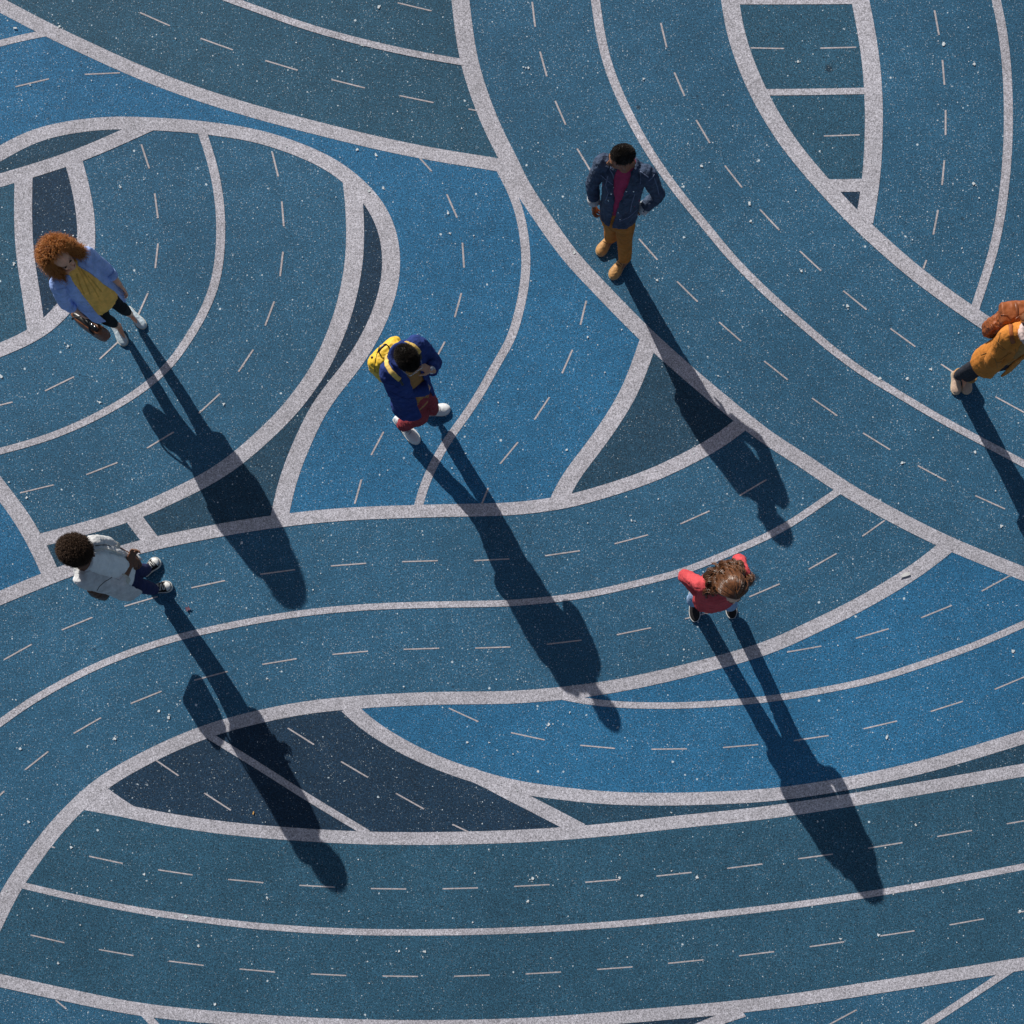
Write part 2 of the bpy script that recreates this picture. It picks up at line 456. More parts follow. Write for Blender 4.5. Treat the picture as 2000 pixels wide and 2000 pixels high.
DASH = '''a0 1055,95-1282,195 1515,290-1757,377 118,655-370,595 640,562-905,550 1067,1090-1127,1272 1168,1460-1193,1647 1193,1838-1172,2024
a1 1070,22-1325,83 70,457-315,531 570,601-822,664 1083,722-1340,775 1603,823-1660,834 122,1148-168,1332 195,1520-210,1708 204,1900-182,2085 1235,1192-1325,1292 1440,1466-1518,1643 1558,1832-1570,2020
a2 152,15-175,203 211,390-263,577 326,762-405,942 492,1122-596,1296 958,1803-1098,1962 1123,174-1167,358 1225,547-1302,725 1390,906-1493,1080 1606,1250-1736,1416 1870,1580-2017,1737 1800,362-2054,367
a3 395,364-665,357 421,1027-690,1018 1256,78-1290,265 1316,453-1331,641 1340,831-1339,1020 1330,1210-1313,1397 1283,1585-1247,1771 240,1895-400,2044
b0 1117,280-1045,440 895,645-752,778 560,911-340,1018 95,1102-−10,1128 1912,706-1800,873 1660,1039-1500,1188 1312,1328-1110,1450 888,1558-652,1650 405,1727-152,1788
b1 138,343-70,525 1550,280-1500,462 1425,647-1345,800 963,1327-870,1502 796,1687-745,1870 1977,1405-1843,1568 1753,1750-1705,1870
b2 560,338-516,520 456,708-378,885 282,1066-170,1235 1245,192-1400,345 1562,498-1728,643 1903,793-2080,934 1920,1688-1718,1808
b3 568,263-743,405 923,547-1112,685 1305,816-1500,945 1715,1062-1950,1190 332,1073-523,1206 717,1336-921,1462 1130,1582-1343,1697 1563,1808-1788,1909 1195,30-1172,95
c0 1445,572-1698,517 940,711-1190,638 467,890-697,795 30,1115-240,998 1467,1270-1718,1203 987,1445-1220,1352 557,1670-763,1552 365,1807-190,1945 1173,1870-1348,1990
c1 32,470-295,435 565,407-832,387 1103,375-1372,367 1645,367-1912,354 47,1150-307,1107 576,1075-845,1050 1115,1036-1383,1028 1655,1027-1920,1018 240,1630-438,1755 1455,1480-1678,1582 642,1883-846,2003
c2 250,330-513,292 774,240-1026,172 1270,90-1490,-8 790,926-1050,873 262,998-525,967 1305,806-1560,740 1790,640-2020,542 -7,1665-247,1720 514,1760-778,1784 1052,1790-1320,1787 1592,1777-1858,1755
c3 307,432-517,313 712,183-880,63 143,1057-402,1012 662,953-910,881 1155,798-1387,704 1612,597-1825,480 195,1725-457,1687 720,1636-973,1577 1227,1505-1470,1428 1710,1338-1945,1240
d0 872,107-985,180 380,376-524,407 674,434-822,456 973,475-1124,489 131,712-275,745 422,774-570,800 720,823-869,842 1022,857-1173,870 238,990-283,1027 205,331-235,340 18,98--20,135
d1 597,108-717,175 838,240-905,272 185,500-335,508 490,514-641,516 796,515-947,511 234,878-385,885 540,887-691,889 845,888-997,883
d2 9,505-160,497 313,487-463,475 616,461-766,445 917,428-1068,409 58,878-209,870 363,859-514,848 666,833-816,818 968,801-1118,783
d3 128,387-276,367 427,342-573,318 722,292-870,266 1018,238-1165,212 177,762-325,741 478,716-625,694 774,669-920,643 1065,616-1210,590 250,1100-378,1031'''
import re
for row in DASH.replace('−', '-').splitlines():
    tok, rest = row.split(' ', 1)
    vs, fs = [], []
    for d in rest.split():
        m = re.match(r'(-?[\d.]+),(-?[\d.]+)-(-?[\d.]+),(-?[\d.]+)$', d)
        x0, y0, x1, y1 = map(float, m.groups())
        A, B = ribbon([cp(tok, x0, y0), cp(tok, x1, y1)], 3.4)
        b = len(vs)
        vs += [W(*p) + Vector((0, 0, 0.0021)) for p in (A[0], A[1], B[1], B[0])]
        fs.append((b + 1, b, b + 3, b + 2))
    me = bpy.data.meshes.new('dashed_line')
    me.from_pydata(vs, [], fs)
    tag(link_mesh('dashed_line', me, M['dash'], smooth=False), kind='structure')

# ------------------------------------------------------------------ cloth, skin, hair, leather
def cloth(name, col, col2=None, weave=900.0, rough=0.85, wr=0.5, streak=0.18, wscale=16.0):
    n = NT(name)
    a = n.noise(wscale, 3, 0.6, 0.6)
    b = n.noise(3.5, 3, 0.6)
    w = n.noise(weave * 0.35, 2, 0.7)
    f = n.math('MULTIPLY', n.rng(a, 0.3, 0.7, 1 - streak, 1 + streak), n.rng(w, 0.3, 0.7, 0.86, 1.14))
    c = n.mix(n.rng(b, 0.35, 0.65, 0, 1), col, col2) if col2 else col
    c = n.scale_col(c, f)
    h = n.math('ADD', n.math('MULTIPLY', a, wr), n.math('MULTIPLY', w, 0.06))
    n.bump(h, 0.8, 0.02)
    return n.out(c, rough, 0.2)

def skin(name, col):
    n = NT(name)
    a = n.noise(25.0, 3, 0.6)
    c = n.scale_col(col, n.rng(a, 0.3, 0.7, 0.88, 1.12))
    n.b.inputs['Subsurface Weight'].default_value = 0.06
    n.b.inputs['Subsurface Scale'].default_value = 0.01
    n.bump(n.noise(220.0, 2), 0.15, 0.003)
    return n.out(c, 0.5, 0.4)

def hairmat(name, col, col2, rough=0.45, spec=0.5):
    n = NT(name)
    a = n.math('ADD', n.rng(n.noise(60.0, 2, 0.6), 0.35, 0.65, 0, 0.5), n.math('MULTIPLY', n.geo.outputs['Random Per Island'], 0.5))
    return n.out(n.mix(a, col, col2), rough, spec)

def smooth_mat(name, col, rough=0.4, spec=0.5, var=0.12, bump=0.25, metal=0.0):
    n = NT(name)
    a = n.noise(35.0, 3, 0.6)
    n.b.inputs['Metallic'].default_value = metal
    n.bump(n.noise(120.0, 2), bump, 0.003)
    return n.out(n.scale_col(col, n.rng(a, 0.3, 0.7, 1 - var, 1 + var)), rough, spec)

# ------------------------------------------------------------------ mesh builder
def cr3(P, n):
    """centripetal-ish smooth resample of 3-D points with attached radii; P = [(Vector, ra, rb)]"""
    if len(P) == 2: 
        return [(P[0][0].lerp(P[1][0], i / n), P[0][1] + (P[1][1] - P[0][1]) * i / n, P[0][2] + (P[1][2] - P[0][2]) * i / n) for i in range(n + 1)]
    out = []
    for i in range(len(P) - 1):
        p1, p2 = P[i], P[i + 1]
        p0 = P[i - 1] if i else p1
        p3 = P[i + 2] if i + 2 < len(P) else p2
        for k in range(n):
            t = k / n
            h = (2 * t**3 - 3 * t**2 + 1, t**3 - 2 * t**2 + t, -2 * t**3 + 3 * t**2, t**3 - t**2)
            m1 = (p2[0] - p0[0]) * 0.5
            m2 = (p3[0] - p1[0]) * 0.5
            c = p1[0] * h[0] + m1 * h[1] + p2[0] * h[2] + m2 * h[3]
            s = 3 * t**2 - 2 * t**3
            out.append((c, p1[1] + (p2[1] - p1[1]) * s, p1[2] + (p2[2] - p1[2]) * s))
    out.append(P[-1])
    return out

class MB:
    def __init__(s): s.v, s.f = [], []
    def rings(s, rings, caps=True, closed=True):
        b = len(s.v); n = len(rings[0])
        for r in rings: s.v += [Vector(p) for p in r]
        for i in range(len(rings) - 1):
            for j in range(n if closed else n - 1):
                a = b + i * n + j; c = b + i * n + (j + 1) % n
                s.f.append((a, c, c + n, a + n))
        if caps:
            s.f.append(tuple(reversed(range(b, b + n))))
            k = b + (len(rings) - 1) * n
            s.f.append(tuple(range(k, k + n)))
        return s
    def tube(s, pts, rad, n=12, side=None, sub=4, round_ends=True, caps=True):
        """pts list of Vector; rad list of r or (ra, rb): ra along `side`"""
        P = []
        for p, r in zip(pts, rad if isinstance(rad, (list, tuple)) and len(rad) == len(pts) and not isinstance(rad, tuple) else [rad] * len(pts)):
            ra, rb = r if isinstance(r, tuple) else (r, r)
            P.append((Vector(p), ra, rb))
        Q = cr3(P, sub)
        if round_ends:
            d0 = (Q[0][0] - Q[1][0]).normalized(); d1 = (Q[-1][0] - Q[-2][0]).normalized()
            r0 = min(Q[0][1], Q[0][2]); r1 = min(Q[-1][1], Q[-1][2])
            pre = [(Q[0][0] + d0 * r0 * a, Q[0][1] * c, Q[0][2] * c) for a, c in ((0.97, 0.22), (0.7, 0.7))]
            post = [(Q[-1][0] + d1 * r1 * a, Q[-1][1] * c, Q[-1][2] * c) for a, c in ((0.7, 0.7), (0.97, 0.22))]
            Q = pre + Q + post
        X = Vector(side) if side is not None else None
        rr = []
        for i, (c, ra, rb) in enumerate(Q):
            T = (Q[min(i + 1, len(Q) - 1)][0] - Q[max(i - 1, 0)][0])
            T = T.normalized() if T.length > 1e-9 else UP
            if X is None: X = T.orthogonal()
            x = X - T * X.dot(T)
            if x.length < 1e-6: x = T.orthogonal()
            x.normalize()
            if side is None: X = x
            y = T.cross(x)
            rr.append([c + x * (ra * math.cos(2 * math.pi * k / n)) + y * (rb * math.sin(2 * math.pi * k / n)) for k in range(n)])
        return s.rings(rr, caps)
    def ell(s, c, ax, ay, az, n=16, m=10, keep=None, pw=1.0):
        rr = []
        for i in range(m + 1):
            ph = math.pi * (i + 0.02) / (m + 0.04)
            cz, sz = math.cos(ph), math.sin(ph)
            rr.append([c + az * cz + ax * (sz * math.cos(2 * math.pi * k / n)) + ay * (sz * math.sin(2 * math.pi * k / n)) for k in range(n)])
        return s.rings(list(reversed(rr)))
    def loft(s, secs, n=28, pw=2.2, caps=True):
        """secs: (C, Rvec*a, Fvec*b)"""
        rr = []
        for C, A, B in secs:
            r = []
            for k in range(n):
                t = 2 * math.pi * k / n
                co, si = math.cos(t), math.sin(t)
                r.append(C + A * (math.copysign(abs(co) ** (2 / pw), co)) + B * (math.copysign(abs(si) ** (2 / pw), si)))
            rr.append(r)
        return s.rings(rr, caps)
    def shell(s, secs, thick=0.012, n=36, pw=2.2):
        """open-fronted garment body: secs (C, R*a, F*b, gapR, gapL) gaps in degrees from the front"""
        rows = []
        for C, A, B, gR, gL in secs:
            outer, inner = [], []
            t0, t1 = math.radians(gR), math.radians(360 - gL)
            la, lb = A.length, B.length
            for k in range(n):
                t = t0 + (t1 - t0) * k / (n - 1)
                si, co = math.sin(t), math.cos(t)
                x = math.copysign(abs(si) ** (2 / pw), si); y = math.copysign(abs(co) ** (2 / pw), co)
                outer.append(C + A * x + B * y)
                inner.append(C + A * (x * (1 - thick / la)) + B * (y * (1 - thick / lb)))
            rows.append(outer + list(reversed(inner)))
        return s.rings(rows)
    def box(s, C, X, Y, Z):
        b = len(s.v)
        s.v += [C + X * i + Y * j + Z * k for k in (-1, 1) for j in (-1, 1) for i in (-1, 1)]
        s.f += [tuple(b + q for q in f) for f in ((0, 2, 3, 1), (4, 5, 7, 6), (0, 1, 5, 4), (2, 6, 7, 3), (0, 4, 6, 2), (1, 3, 7, 5))]
        return s
    def mesh(s, name='m'):
        me = bpy.data.meshes.new(name)
        me.from_pydata(s.v, [], s.f)
        bm = bmesh.new(); bm.from_mesh(me)
        bmesh.ops.remove_doubles(bm, verts=bm.verts, dist=1e-6)
        bmesh.ops.recalc_face_normals(bm, faces=bm.faces)
        bm.to_mesh(me); bm.free()
        return me

def fuse(mb, voxel=0.005, smooth=4, name='m', sfac=0.5):
    """melt overlapping closed pieces into ONE continuous surface"""
    me = mb.mesh('tmp') if isinstance(mb, MB) else mb
    o = bpy.data.objects.new('tmp', me)
    COL.objects.link(o)
    md = o.modifiers.new('r', 'REMESH'); md.mode = 'VOXEL'; md.voxel_size = voxel
    if smooth:
        sm = o.modifiers.new('s', 'SMOOTH'); sm.iterations = smooth; sm.factor = sfac
    dg = bpy.context.evaluated_depsgraph_get()
    dg.update()
    r = bpy.data.meshes.new_from_object(o.evaluated_get(dg))
    bpy.data.objects.remove(o); bpy.data.meshes.remove(me)
    r.name = name
    return r

def wrinkle(me, amp, scale, seed=0.0, stretch=None, tangent=0.0):
    """push the surface in and out with folded noise; stretch = axis along which folds run"""
    off = Vector((seed * 3.1, seed * 7.7, seed * 1.3))
    ns = [v.normal.copy() for v in me.vertices]
    for v, nn in zip(me.vertices, ns):
        p = v.co.copy()
        if stretch is not None:
            a, k = stretch
            p = p - a * (p.dot(a) * (1 - k))
        q = p * scale + off
        w = noise.noise(q)
        w2 = noise.noise(q * 2.3 + Vector((5, 1, 2)))
        d = (1 - abs(w) * 2.6) * 0.65 + w2 * 0.5
        v.co += nn * (d * amp)
    me.update()
    return me

def bvh_of(*mes):
    vs, fs = [], []
    for me in mes:
        b = len(vs)
        off = Vector(me['org']) if 'org' in me else Vector((0, 0, 0))
        vs += [v.co + off for v in me.vertices]
        fs += [tuple(b + i for i in p.vertices) for p in me.polygons]
    return BVHTree.FromPolygons(vs, fs)

EYE = Vector((0, 0, HC))
def hit(bvh, px, py):
    d = (W(px, py, 0) - EYE).normalized()
    loc, nor, idx, dist = bvh.ray_cast(EYE, d)
    if loc is None: return None, None
    if nor.dot(d) > 0: nor = -nor
    return loc, nor

def patch(name, poly, bvh, mat, parent, lift=0.004, cell=0.8, wr=0.0):
    """a sewn-on panel that follows the garment under it; poly in photo pixels"""
    xs = [p[0] for p in poly]; ys = [p[1] for p in poly]
    x0, y0 = min(xs), min(ys)
    nx = int((max(xs) - x0) / cell) + 2; ny = int((max(ys) - y0) / cell) + 2
    def inside(x, y):
        c = False; j = len(poly) - 1
        for i in range(len(poly)):
            xi, yi = poly[i]; xj, yj = poly[j]
            if (yi > y) != (yj > y) and x < (xj - xi) * (y - yi) / (yj - yi) + xi: c = not c
            j = i
        return c
    idx, vs, fs = {}, [], []
    for j in range(ny + 1):
        for i in range(nx + 1):
            x, y = x0 + i * cell, y0 + j * cell
            if inside(x, y):
                l, n = hit(bvh, x, y)
                if l is not None:
                    idx[(i, j)] = len(vs); vs.append(l + n * lift)
    for (i, j) in list(idx):
        q = [(i, j), (i, j + 1), (i + 1, j + 1), (i + 1, j)]
        if all(t in idx for t in q):
            P = [vs[idx[t]] for t in q]
            if max((P[0] - P[2]).length, (P[1] - P[3]).length) < 0.03:
                fs.append(tuple(idx[t] for t in q))
    if not fs: return None
    return strip_solid(name, vs, fs, lift * 0.8, mat, parent)

def strip_solid(name, vs, fs, thick, mat, parent):
    me = bpy.data.meshes.new(name)
    me.from_pydata(vs, [], fs)
    bm = bmesh.new(); bm.from_mesh(me)
    loose = [v for v in bm.verts if not v.link_faces]
    bmesh.ops.delete(bm, geom=loose, context='VERTS')
    # keep only the largest connected piece
    left = set(bm.faces); best = []
    while left:
        st = [left.pop()]; isl = []
        while st:
            f = st.pop(); isl.append(f)
            for e in f.edges:
                for g_ in e.link_faces:
                    if g_ in left: left.discard(g_); st.append(g_)
        if len(isl) > len(best): best = isl
    keepf = set(best)
    bmesh.ops.delete(bm, geom=[f for f in bm.faces if f not in keepf], context='FACES')
    bmesh.ops.recalc_face_normals(bm, faces=bm.faces)
    bm.normal_update()
    # every panel faces the outside (upwards seen from above)
    if sum((f.normal.z * f.calc_area() for f in bm.faces)) < 0:
        bmesh.ops.reverse_faces(bm, faces=bm.faces)
    bm.verts.ensure_lookup_table(); bm.normal_update()
    low = {v: bm.verts.new(v.co - v.normal * thick) for v in list(bm.verts)}
    rim = [e for e in bm.edges if len(e.link_faces) == 1]
    for f in list(bm.faces): bm.faces.new([low[v] for v in reversed(f.verts)])
    for e in rim:
        a_, b_ = e.verts
        try: bm.faces.new((a_, b_, low[b_], low[a_]))
        except ValueError: pass
    bmesh.ops.recalc_face_normals(bm, faces=bm.faces)
    bm.to_mesh(me); bm.free()
    return link_mesh(name, me, mat, parent)

def seam_or_fold(name, pts, bvh, r, mat, parent, lift=0.001, flat=None):
    """cord, band or dark fold line laid along pts (photo pixels) on a garment"""
    P = []
    for i in range(len(pts) - 1):
        m = max(2, int(math.hypot(pts[i + 1][0] - pts[i][0], pts[i + 1][1] - pts[i][1]) / 1.5))
        for k in range(m):
            P.append((pts[i][0] + (pts[i + 1][0] - pts[i][0]) * k / m, pts[i][1] + (pts[i + 1][1] - pts[i][1]) * k / m))
    P.append(pts[-1])
    L = []
    for p in P:
        l, n = hit(bvh, *p)
        if l is not None and (not L or (l - L[-1][0]).length < 0.028): L.append((l + n * lift, n))
    if len(L) < 3: return None
    b = MB(); rr = []
    for i, (c, n) in enumerate(L):
        T = (L[min(i + 1, len(L) - 1)][0] - L[max(i - 1, 0)][0]).normalized()
        x = T.cross(n).normalized(); y = x.cross(T)
        ra = flat if flat else r
        rr.append([c + x * (ra * math.cos(2 * math.pi * k / 8)) + y * (r * math.sin(2 * math.pi * k / 8)) for k in range(8)])
    b.rings(rr)
    return link_mesh(name, b.mesh(name), mat, parent)

def button(px, py, bvh, r, mat, parent, name='button', h=0.003):
    l, n = hit(bvh, px, py)
    if l is None: return
    x = n.orthogonal().normalized(); y = n.cross(x)
    b = MB()
    b.rings([[l + n * z + x * (rr * math.cos(k * math.pi / 5)) + y * (rr * math.sin(k * math.pi / 5)) for k in range(10)] for rr, z in ((r, -0.001), (r, h * 0.7), (r * 0.7, h))])
    return link_mesh(name, b.mesh(name), mat, parent)

# ------------------------------------------------------------------ anatomy
class Pose:
    """joints from photo pixels + height above the ground"""
    def __init__(s, **k):
        kh = k.get('k', 1.0)
        for n, v in k.items(): setattr(s, n, W(v[0], v[1], v[2] * kh) if isinstance(v, tuple) and len(v) == 3 else v)
        s.S = (s.rs + s.ls) / 2
        s.H = (s.rh + s.lh) / 2
        R = s.rs - s.ls; R2 = s.rh - s.lh
        R.z = 0; R2.z = 0
        s.R = R.normalized()
        s.F = UP.cross(s.R).normalized()
        s.Rh = (R2.normalized() + s.R).normalized()
        s.Fh = UP.cross(s.Rh).normalized()
        for n, a, b in (('uarm R', s.rs, s.re), ('uarm L', s.ls, s.le), ('farm R', s.re, s.rw), ('farm L', s.le, s.lw), ('thigh R', s.rh, s.rk), ('thigh L', s.lh, s.lk), ('shin R', s.rk, s.ra), ('shin L', s.lk, s.la), ('shoulders', s.rs, s.ls), ('torso', s.H, s.S)):
            print('   ', s.name, n, round((a - b).length, 3))
    def ax(s, t):      # torso frame at t: 0 hips, 1 shoulders
        tt = max(0, min(1, t))
        C = s.H.lerp(s.S, t)
        R = s.Rh.lerp(s.R, tt).normalized(); F = s.Fh.lerp(s.F, tt).normalized()
        return C, R, F
    def sec(s, t, a, b, dx=0.0, dy=0.0, dz=0.0):
        C, R, F = s.ax(t)
        return (C + R * dx + F * dy + UP * dz, R * a, F * b)
    def gsec(s, t, a, b, g1, g2, dx=0.0, dy=0.0, dz=0.0):
        return s.sec(t, a, b, dx, dy, dz) + (g1, g2)

def frame_of(fwd, roll=0.0):
    f = Vector(fwd).normalized()
    r = f.cross(UP).normalized()
    u = r.cross(f).normalized()
    if roll:
        q = Matrix.Rotation(roll, 3, f)
        r = q @ r; u = q @ u
    return f, r, u

def head_parts(b, c, f, r, u, s=1.0, neck_to=None, ears=True, nr=0.05):
    b.ell(c + (u * 0.022 - f * 0.008) * s, r * 0.074 * s, f * 0.095 * s, u * 0.088 * s)
    b.ell(c + (u * -0.030 + f * 0.022) * s, r * 0.060 * s, f * 0.068 * s, u * 0.082 * s)
    b.ell(c + (u * -0.088 + f * 0.060) * s, r * 0.030 * s, f * 0.026 * s, u * 0.022 * s)
    b.ell(c + (u * -0.060 + f * 0.020) * s, r * 0.055 * s, f * 0.055 * s, u * 0.045 * s)
    b.ell(c + (u * 0.022 + f * 0.078) * s, r * 0.050 * s, f * 0.016 * s, u * 0.014 * s, 12, 8)     # brow
    for q in (-1, 1):
        b.ell(c + (r * (0.034 * q) - u * 0.022 + f * 0.070) * s, r * 0.020 * s, f * 0.016 * s, u * 0.016 * s, 10, 6)
        if ears:
            b.ell(c + (r * (0.077 * q) - u * 0.012 - f * 0.004) * s, r * 0.009 * s, (f * 0.017 - r * (0.006 * q)) * s, u * 0.031 * s, 10, 8)
    b.tube([c + (f * 0.088 + u * 0.012) * s, c + (f * 0.101 - u * 0.012) * s, c + (f * 0.112 - u * 0.033) * s], [0.008 * s, 0.010 * s, 0.013 * s], 10)
    b.ell(c + (f * 0.100 - u * 0.038) * s, r * 0.019 * s, f * 0.012 * s, u * 0.009 * s, 10, 6)
    b.tube([c + (r * -0.02 + f * 0.083 - u * 0.062) * s, c + (f * 0.092 - u * 0.060) * s, c + (r * 0.02 + f * 0.083 - u * 0.062) * s], [0.006 * s, 0.009 * s, 0.006 * s], 8)
    if neck_to is not None:
        b.tube([neck_to, (c - (u * 0.06 + f * 0.01) * s)], [nr * 1.1, nr * 0.98], 14)

def hand(b, w, d, pn, th, s=1.0, curl=0.5, spread=0.12):
    """w wrist, d direction to the fingers, pn palm normal, th +1/-1 thumb side along d x pn"""
    d = Vector(d).normalized(); pn = Vector(pn); pn = (pn - d * pn.dot(d)).normalized()
    sd = d.cross(pn) * th
    b.tube([w - d * 0.02, w + d * 0.02 * s, w + d * 0.055 * s, w + d * 0.088 * s], [(0.022 * s, 0.019 * s), (0.030 * s, 0.017 * s), (0.040 * s, 0.015 * s), (0.038 * s, 0.011 * s)], 12, side=sd)
    for i, (o, L, a) in enumerate(((0.030, 0.074, spread), (0.010, 0.082, spread * 0.3), (-0.011, 0.077, -spread * 0.4), (-0.031, 0.060, -spread))):
        p = w + d * (0.086 * s) + sd * (o * s)
        dd = (d + sd * a).normalized()
        ang = curl * (0.55 + 0.08 * i)
        P = [p - dd * 0.02 * s, p]
        for k, fr in enumerate((0.45, 0.31, 0.24)):
            ca, sa = math.cos(ang), math.sin(ang)
            P.append(P[-1] + (dd * ca + pn * sa) * (L * fr * s))
            ang += curl * (1.0 - 0.15 * k)
        b.tube(P, [0.0085 * s, 0.0088 * s, 0.0082 * s, 0.0076 * s, 0.0066 * s], 8, sub=3)
    p = w + d * 0.022 * s + sd * 0.026 * s
    t1 = (d * 0.75 + sd * 0.75 + pn * 0.25 * (0.4 + curl)).normalized()
    t2 = (d * 0.95 + sd * 0.25 + pn * 0.5 * (0.3 + curl)).normalized()
    b.tube([p - t1 * 0.01, p + t1 * 0.034 * s, p + t1 * 0.034 * s + t2 * 0.028 * s, p + t1 * 0.034 * s + t2 * 0.052 * s], [0.013 * s, 0.0115 * s, 0.0095 * s, 0.0075 * s], 8, sub=3)

def body(p, mat, parent, fem=False, hands=(None, None), voxel=0.0048, slim=1.0, hs=1.0):
    b = MB()
    k = slim
    head_parts(b, p.hd, *p.hf, s=hs, neck_to=p.S + UP * 0.02 + p.F * 0.0, nr=0.045 if fem else 0.055)
    w = 0.9 if fem else 1.0
    b.loft([p.sec(-0.12, 0.10 * w * k, 0.08 * k), p.sec(0.0, 0.155 * w * k, 0.10 * k), p.sec(0.25, 0.135 * w * k, 0.085 * k), p.sec(0.5, 0.125 * w * k, 0.085 * k),
            p.sec(0.8, 0.15 * w * k, 0.10 * k), p.sec(0.98, 0.15 * w * k, 0.08 * k), p.sec(1.10, 0.09 * w, 0.06), p.sec(1.18, 0.052, 0.05)], 24)
    for sh, el, wr in ((p.rs, p.re, p.rw), (p.ls, p.le, p.lw)):
        b.tube([sh.lerp(p.S, 0.15), sh.lerp(el, 0.35), el, el.lerp(wr, 0.35), wr], [0.048 * k, 0.042 * k, 0.036 * k, 0.034 * k, (0.022 * k)], 14)
    for h, kn, an in ((p.rh, p.rk, p.ra), (p.lh, p.lk, p.la)):
        b.tube([h + UP * 0.02, h.lerp(kn, 0.4), kn, kn.lerp(an, 0.3), an], [0.078 * k, 0.068 * k, 0.048 * k, 0.048 * k, 0.032 * k], 16)
    for an, toe in ((p.ra, p.rt), (p.la, p.lt)):
        d = toe - an; d.z = 0; L = d.length; d.normalize()
        a = Vector((an.x, an.y, 0.0))
        b.tube([a - d * 0.02 + UP * 0.045, a + d * L * 0.2 + UP * 0.040, a + d * L * 0.72 + UP * 0.028], [(0.024, 0.024), (0.026, 0.018), (0.024, 0.008)], 12, side=d.cross(UP))
    if hands[0]: hand(b, p.rw, *hands[0])
    if hands[1]: hand(b, p.lw, *hands[1])
    me = fuse(b, voxel, 3, 'body', 0.45)
    o = link_mesh('body', me, mat, parent)
    return o, me

def trousers(p, mat, parent, rad=(0.088, 0.075, 0.058, 0.052, 0.05), hem=(0.0, 0.0), waist=0.35, voxel=0.006, wa=0.165, wb=0.112, wr=0.005, seed=1, name='trousers'):
    b = MB()
    b.loft([p.sec(-0.16, wa * 0.62, wb * 0.8), p.sec(-0.05, wa * 1.02, wb * 1.05), p.sec(0.05, wa * 1.04, wb * 1.08), p.sec(waist * 0.6, wa * 0.97, wb), p.sec(waist, wa * 0.9, wb * 0.9)], 24)
    for (h, kn, an), hm in zip(((p.rh, p.rk, p.ra), (p.lh, p.lk, p.la)), hem):
        end = kn.lerp(an, 1 - hm)
        b.tube([h + UP * 0.0, h.lerp(kn, 0.45), kn, kn.lerp(end, 0.5), end], list(rad), 18, round_ends=False)
    me = fuse(b, voxel, 3, name)
    wrinkle(me, wr, 9.0, seed)
    wrinkle(me, wr * 0.9, 15.0, seed + 5, (UP, 2.4))
    wrinkle(me, wr * 0.5, 26.0, seed + 3)
    return link_mesh(name, me, mat, parent), me

def sleeves(b, p, rad=(0.070, 0.064, 0.056, 0.052, 0.048), cut=(1.0, 1.0), inward=0.25):
    for (sh, el, wr), c in zip(((p.rs, p.re, p.rw), (p.ls, p.le, p.lw)), cut):
        end = el.lerp(wr, c)
        b.tube([sh.lerp(p.S, inward), sh, sh.lerp(el, 0.5), el, el.lerp(end, 0.5), end], [rad[0] * 0.95, rad[0], rad[1], rad[2], rad[3], rad[4]], 16, round_ends=False)

SHOE = ((0.0, 0.55, 0.50), (0.04, 0.68, 0.62), (0.14, 0.74, 0.72), (0.30, 0.72, 0.74), (0.42, 0.78, 0.66), (0.55, 0.90, 0.56), (0.68, 1.0, 0.47), (0.80, 0.98, 0.40), (0.90, 0.80, 0.33), (0.97, 0.50, 0.24), (1.0, 0.2, 0.12))
def shoe(name, heel, toe, w, h, mat, sole_mat, parent, sole_h=0.022, lip=0.004, collar=None, prof=SHOE, wr=0.0015, seed=0, heel_h=0.0):
    d = toe - heel; d.z = 0; L = d.length; d.normalize()
    s = UP.cross(d)
    b = MB(); rr = []
    for t, fw, fh in prof:
        c = heel + d * (L * t); c.z = sole_h * 0.8 + heel_h * max(0, 1 - t * 2.2)
        r = []
        for k in range(16):
            a = 2 * math.pi * k / 16
            co, si = math.cos(a), math.sin(a)
            x = math.copysign(abs(co) ** 0.8, co) * w / 2 * fw
            z = (si ** 0.85) * h * fh if si > 0 else si * 0.004
            r.append(c + s * x * (1 - 0.35 * max(0, si) ** 2) + UP * z)
        rr.append(r)
    b.rings(rr)
    if collar:      # ankle shaft
        c0 = heel + d * (L * 0.17); c0.z = 0.05
        b.tube([c0, c0 + UP * (collar - 0.05) + d * 0.005], [(0.036, 0.044), (0.042, 0.050)], 14, side=s, round_ends=False)
    me = fuse(b, 0.004, 2, name)
    wrinkle(me, wr, 30, seed)
    o = link_mesh(name, me, mat, parent)
    # sole
    b = MB(); out = []
    ts = [(t, fw) for t, fw, fh in prof]
    for t, fw in ts: out.append(heel + d * (L * t - lip + 2 * lip * t) + s * (w / 2 * fw + lip))
    for t, fw in reversed(ts): out.append(heel + d * (L * t - lip + 2 * lip * t) - s * (w / 2 * fw + lip))
    rows = []
    for z in (0.003, 0.006, sole_h):
        rows.append([Vector((q.x, q.y, z + (heel_h * max(0, 1 - ((q - heel).dot(d) / L) * 2.2) if z == sole_h else 0))) for q in out])
    b.rings(rows)
    so = link_mesh('sole', b.mesh('sole'), sole_mat, o, smooth=False)
    return o, me, (d, s, L)

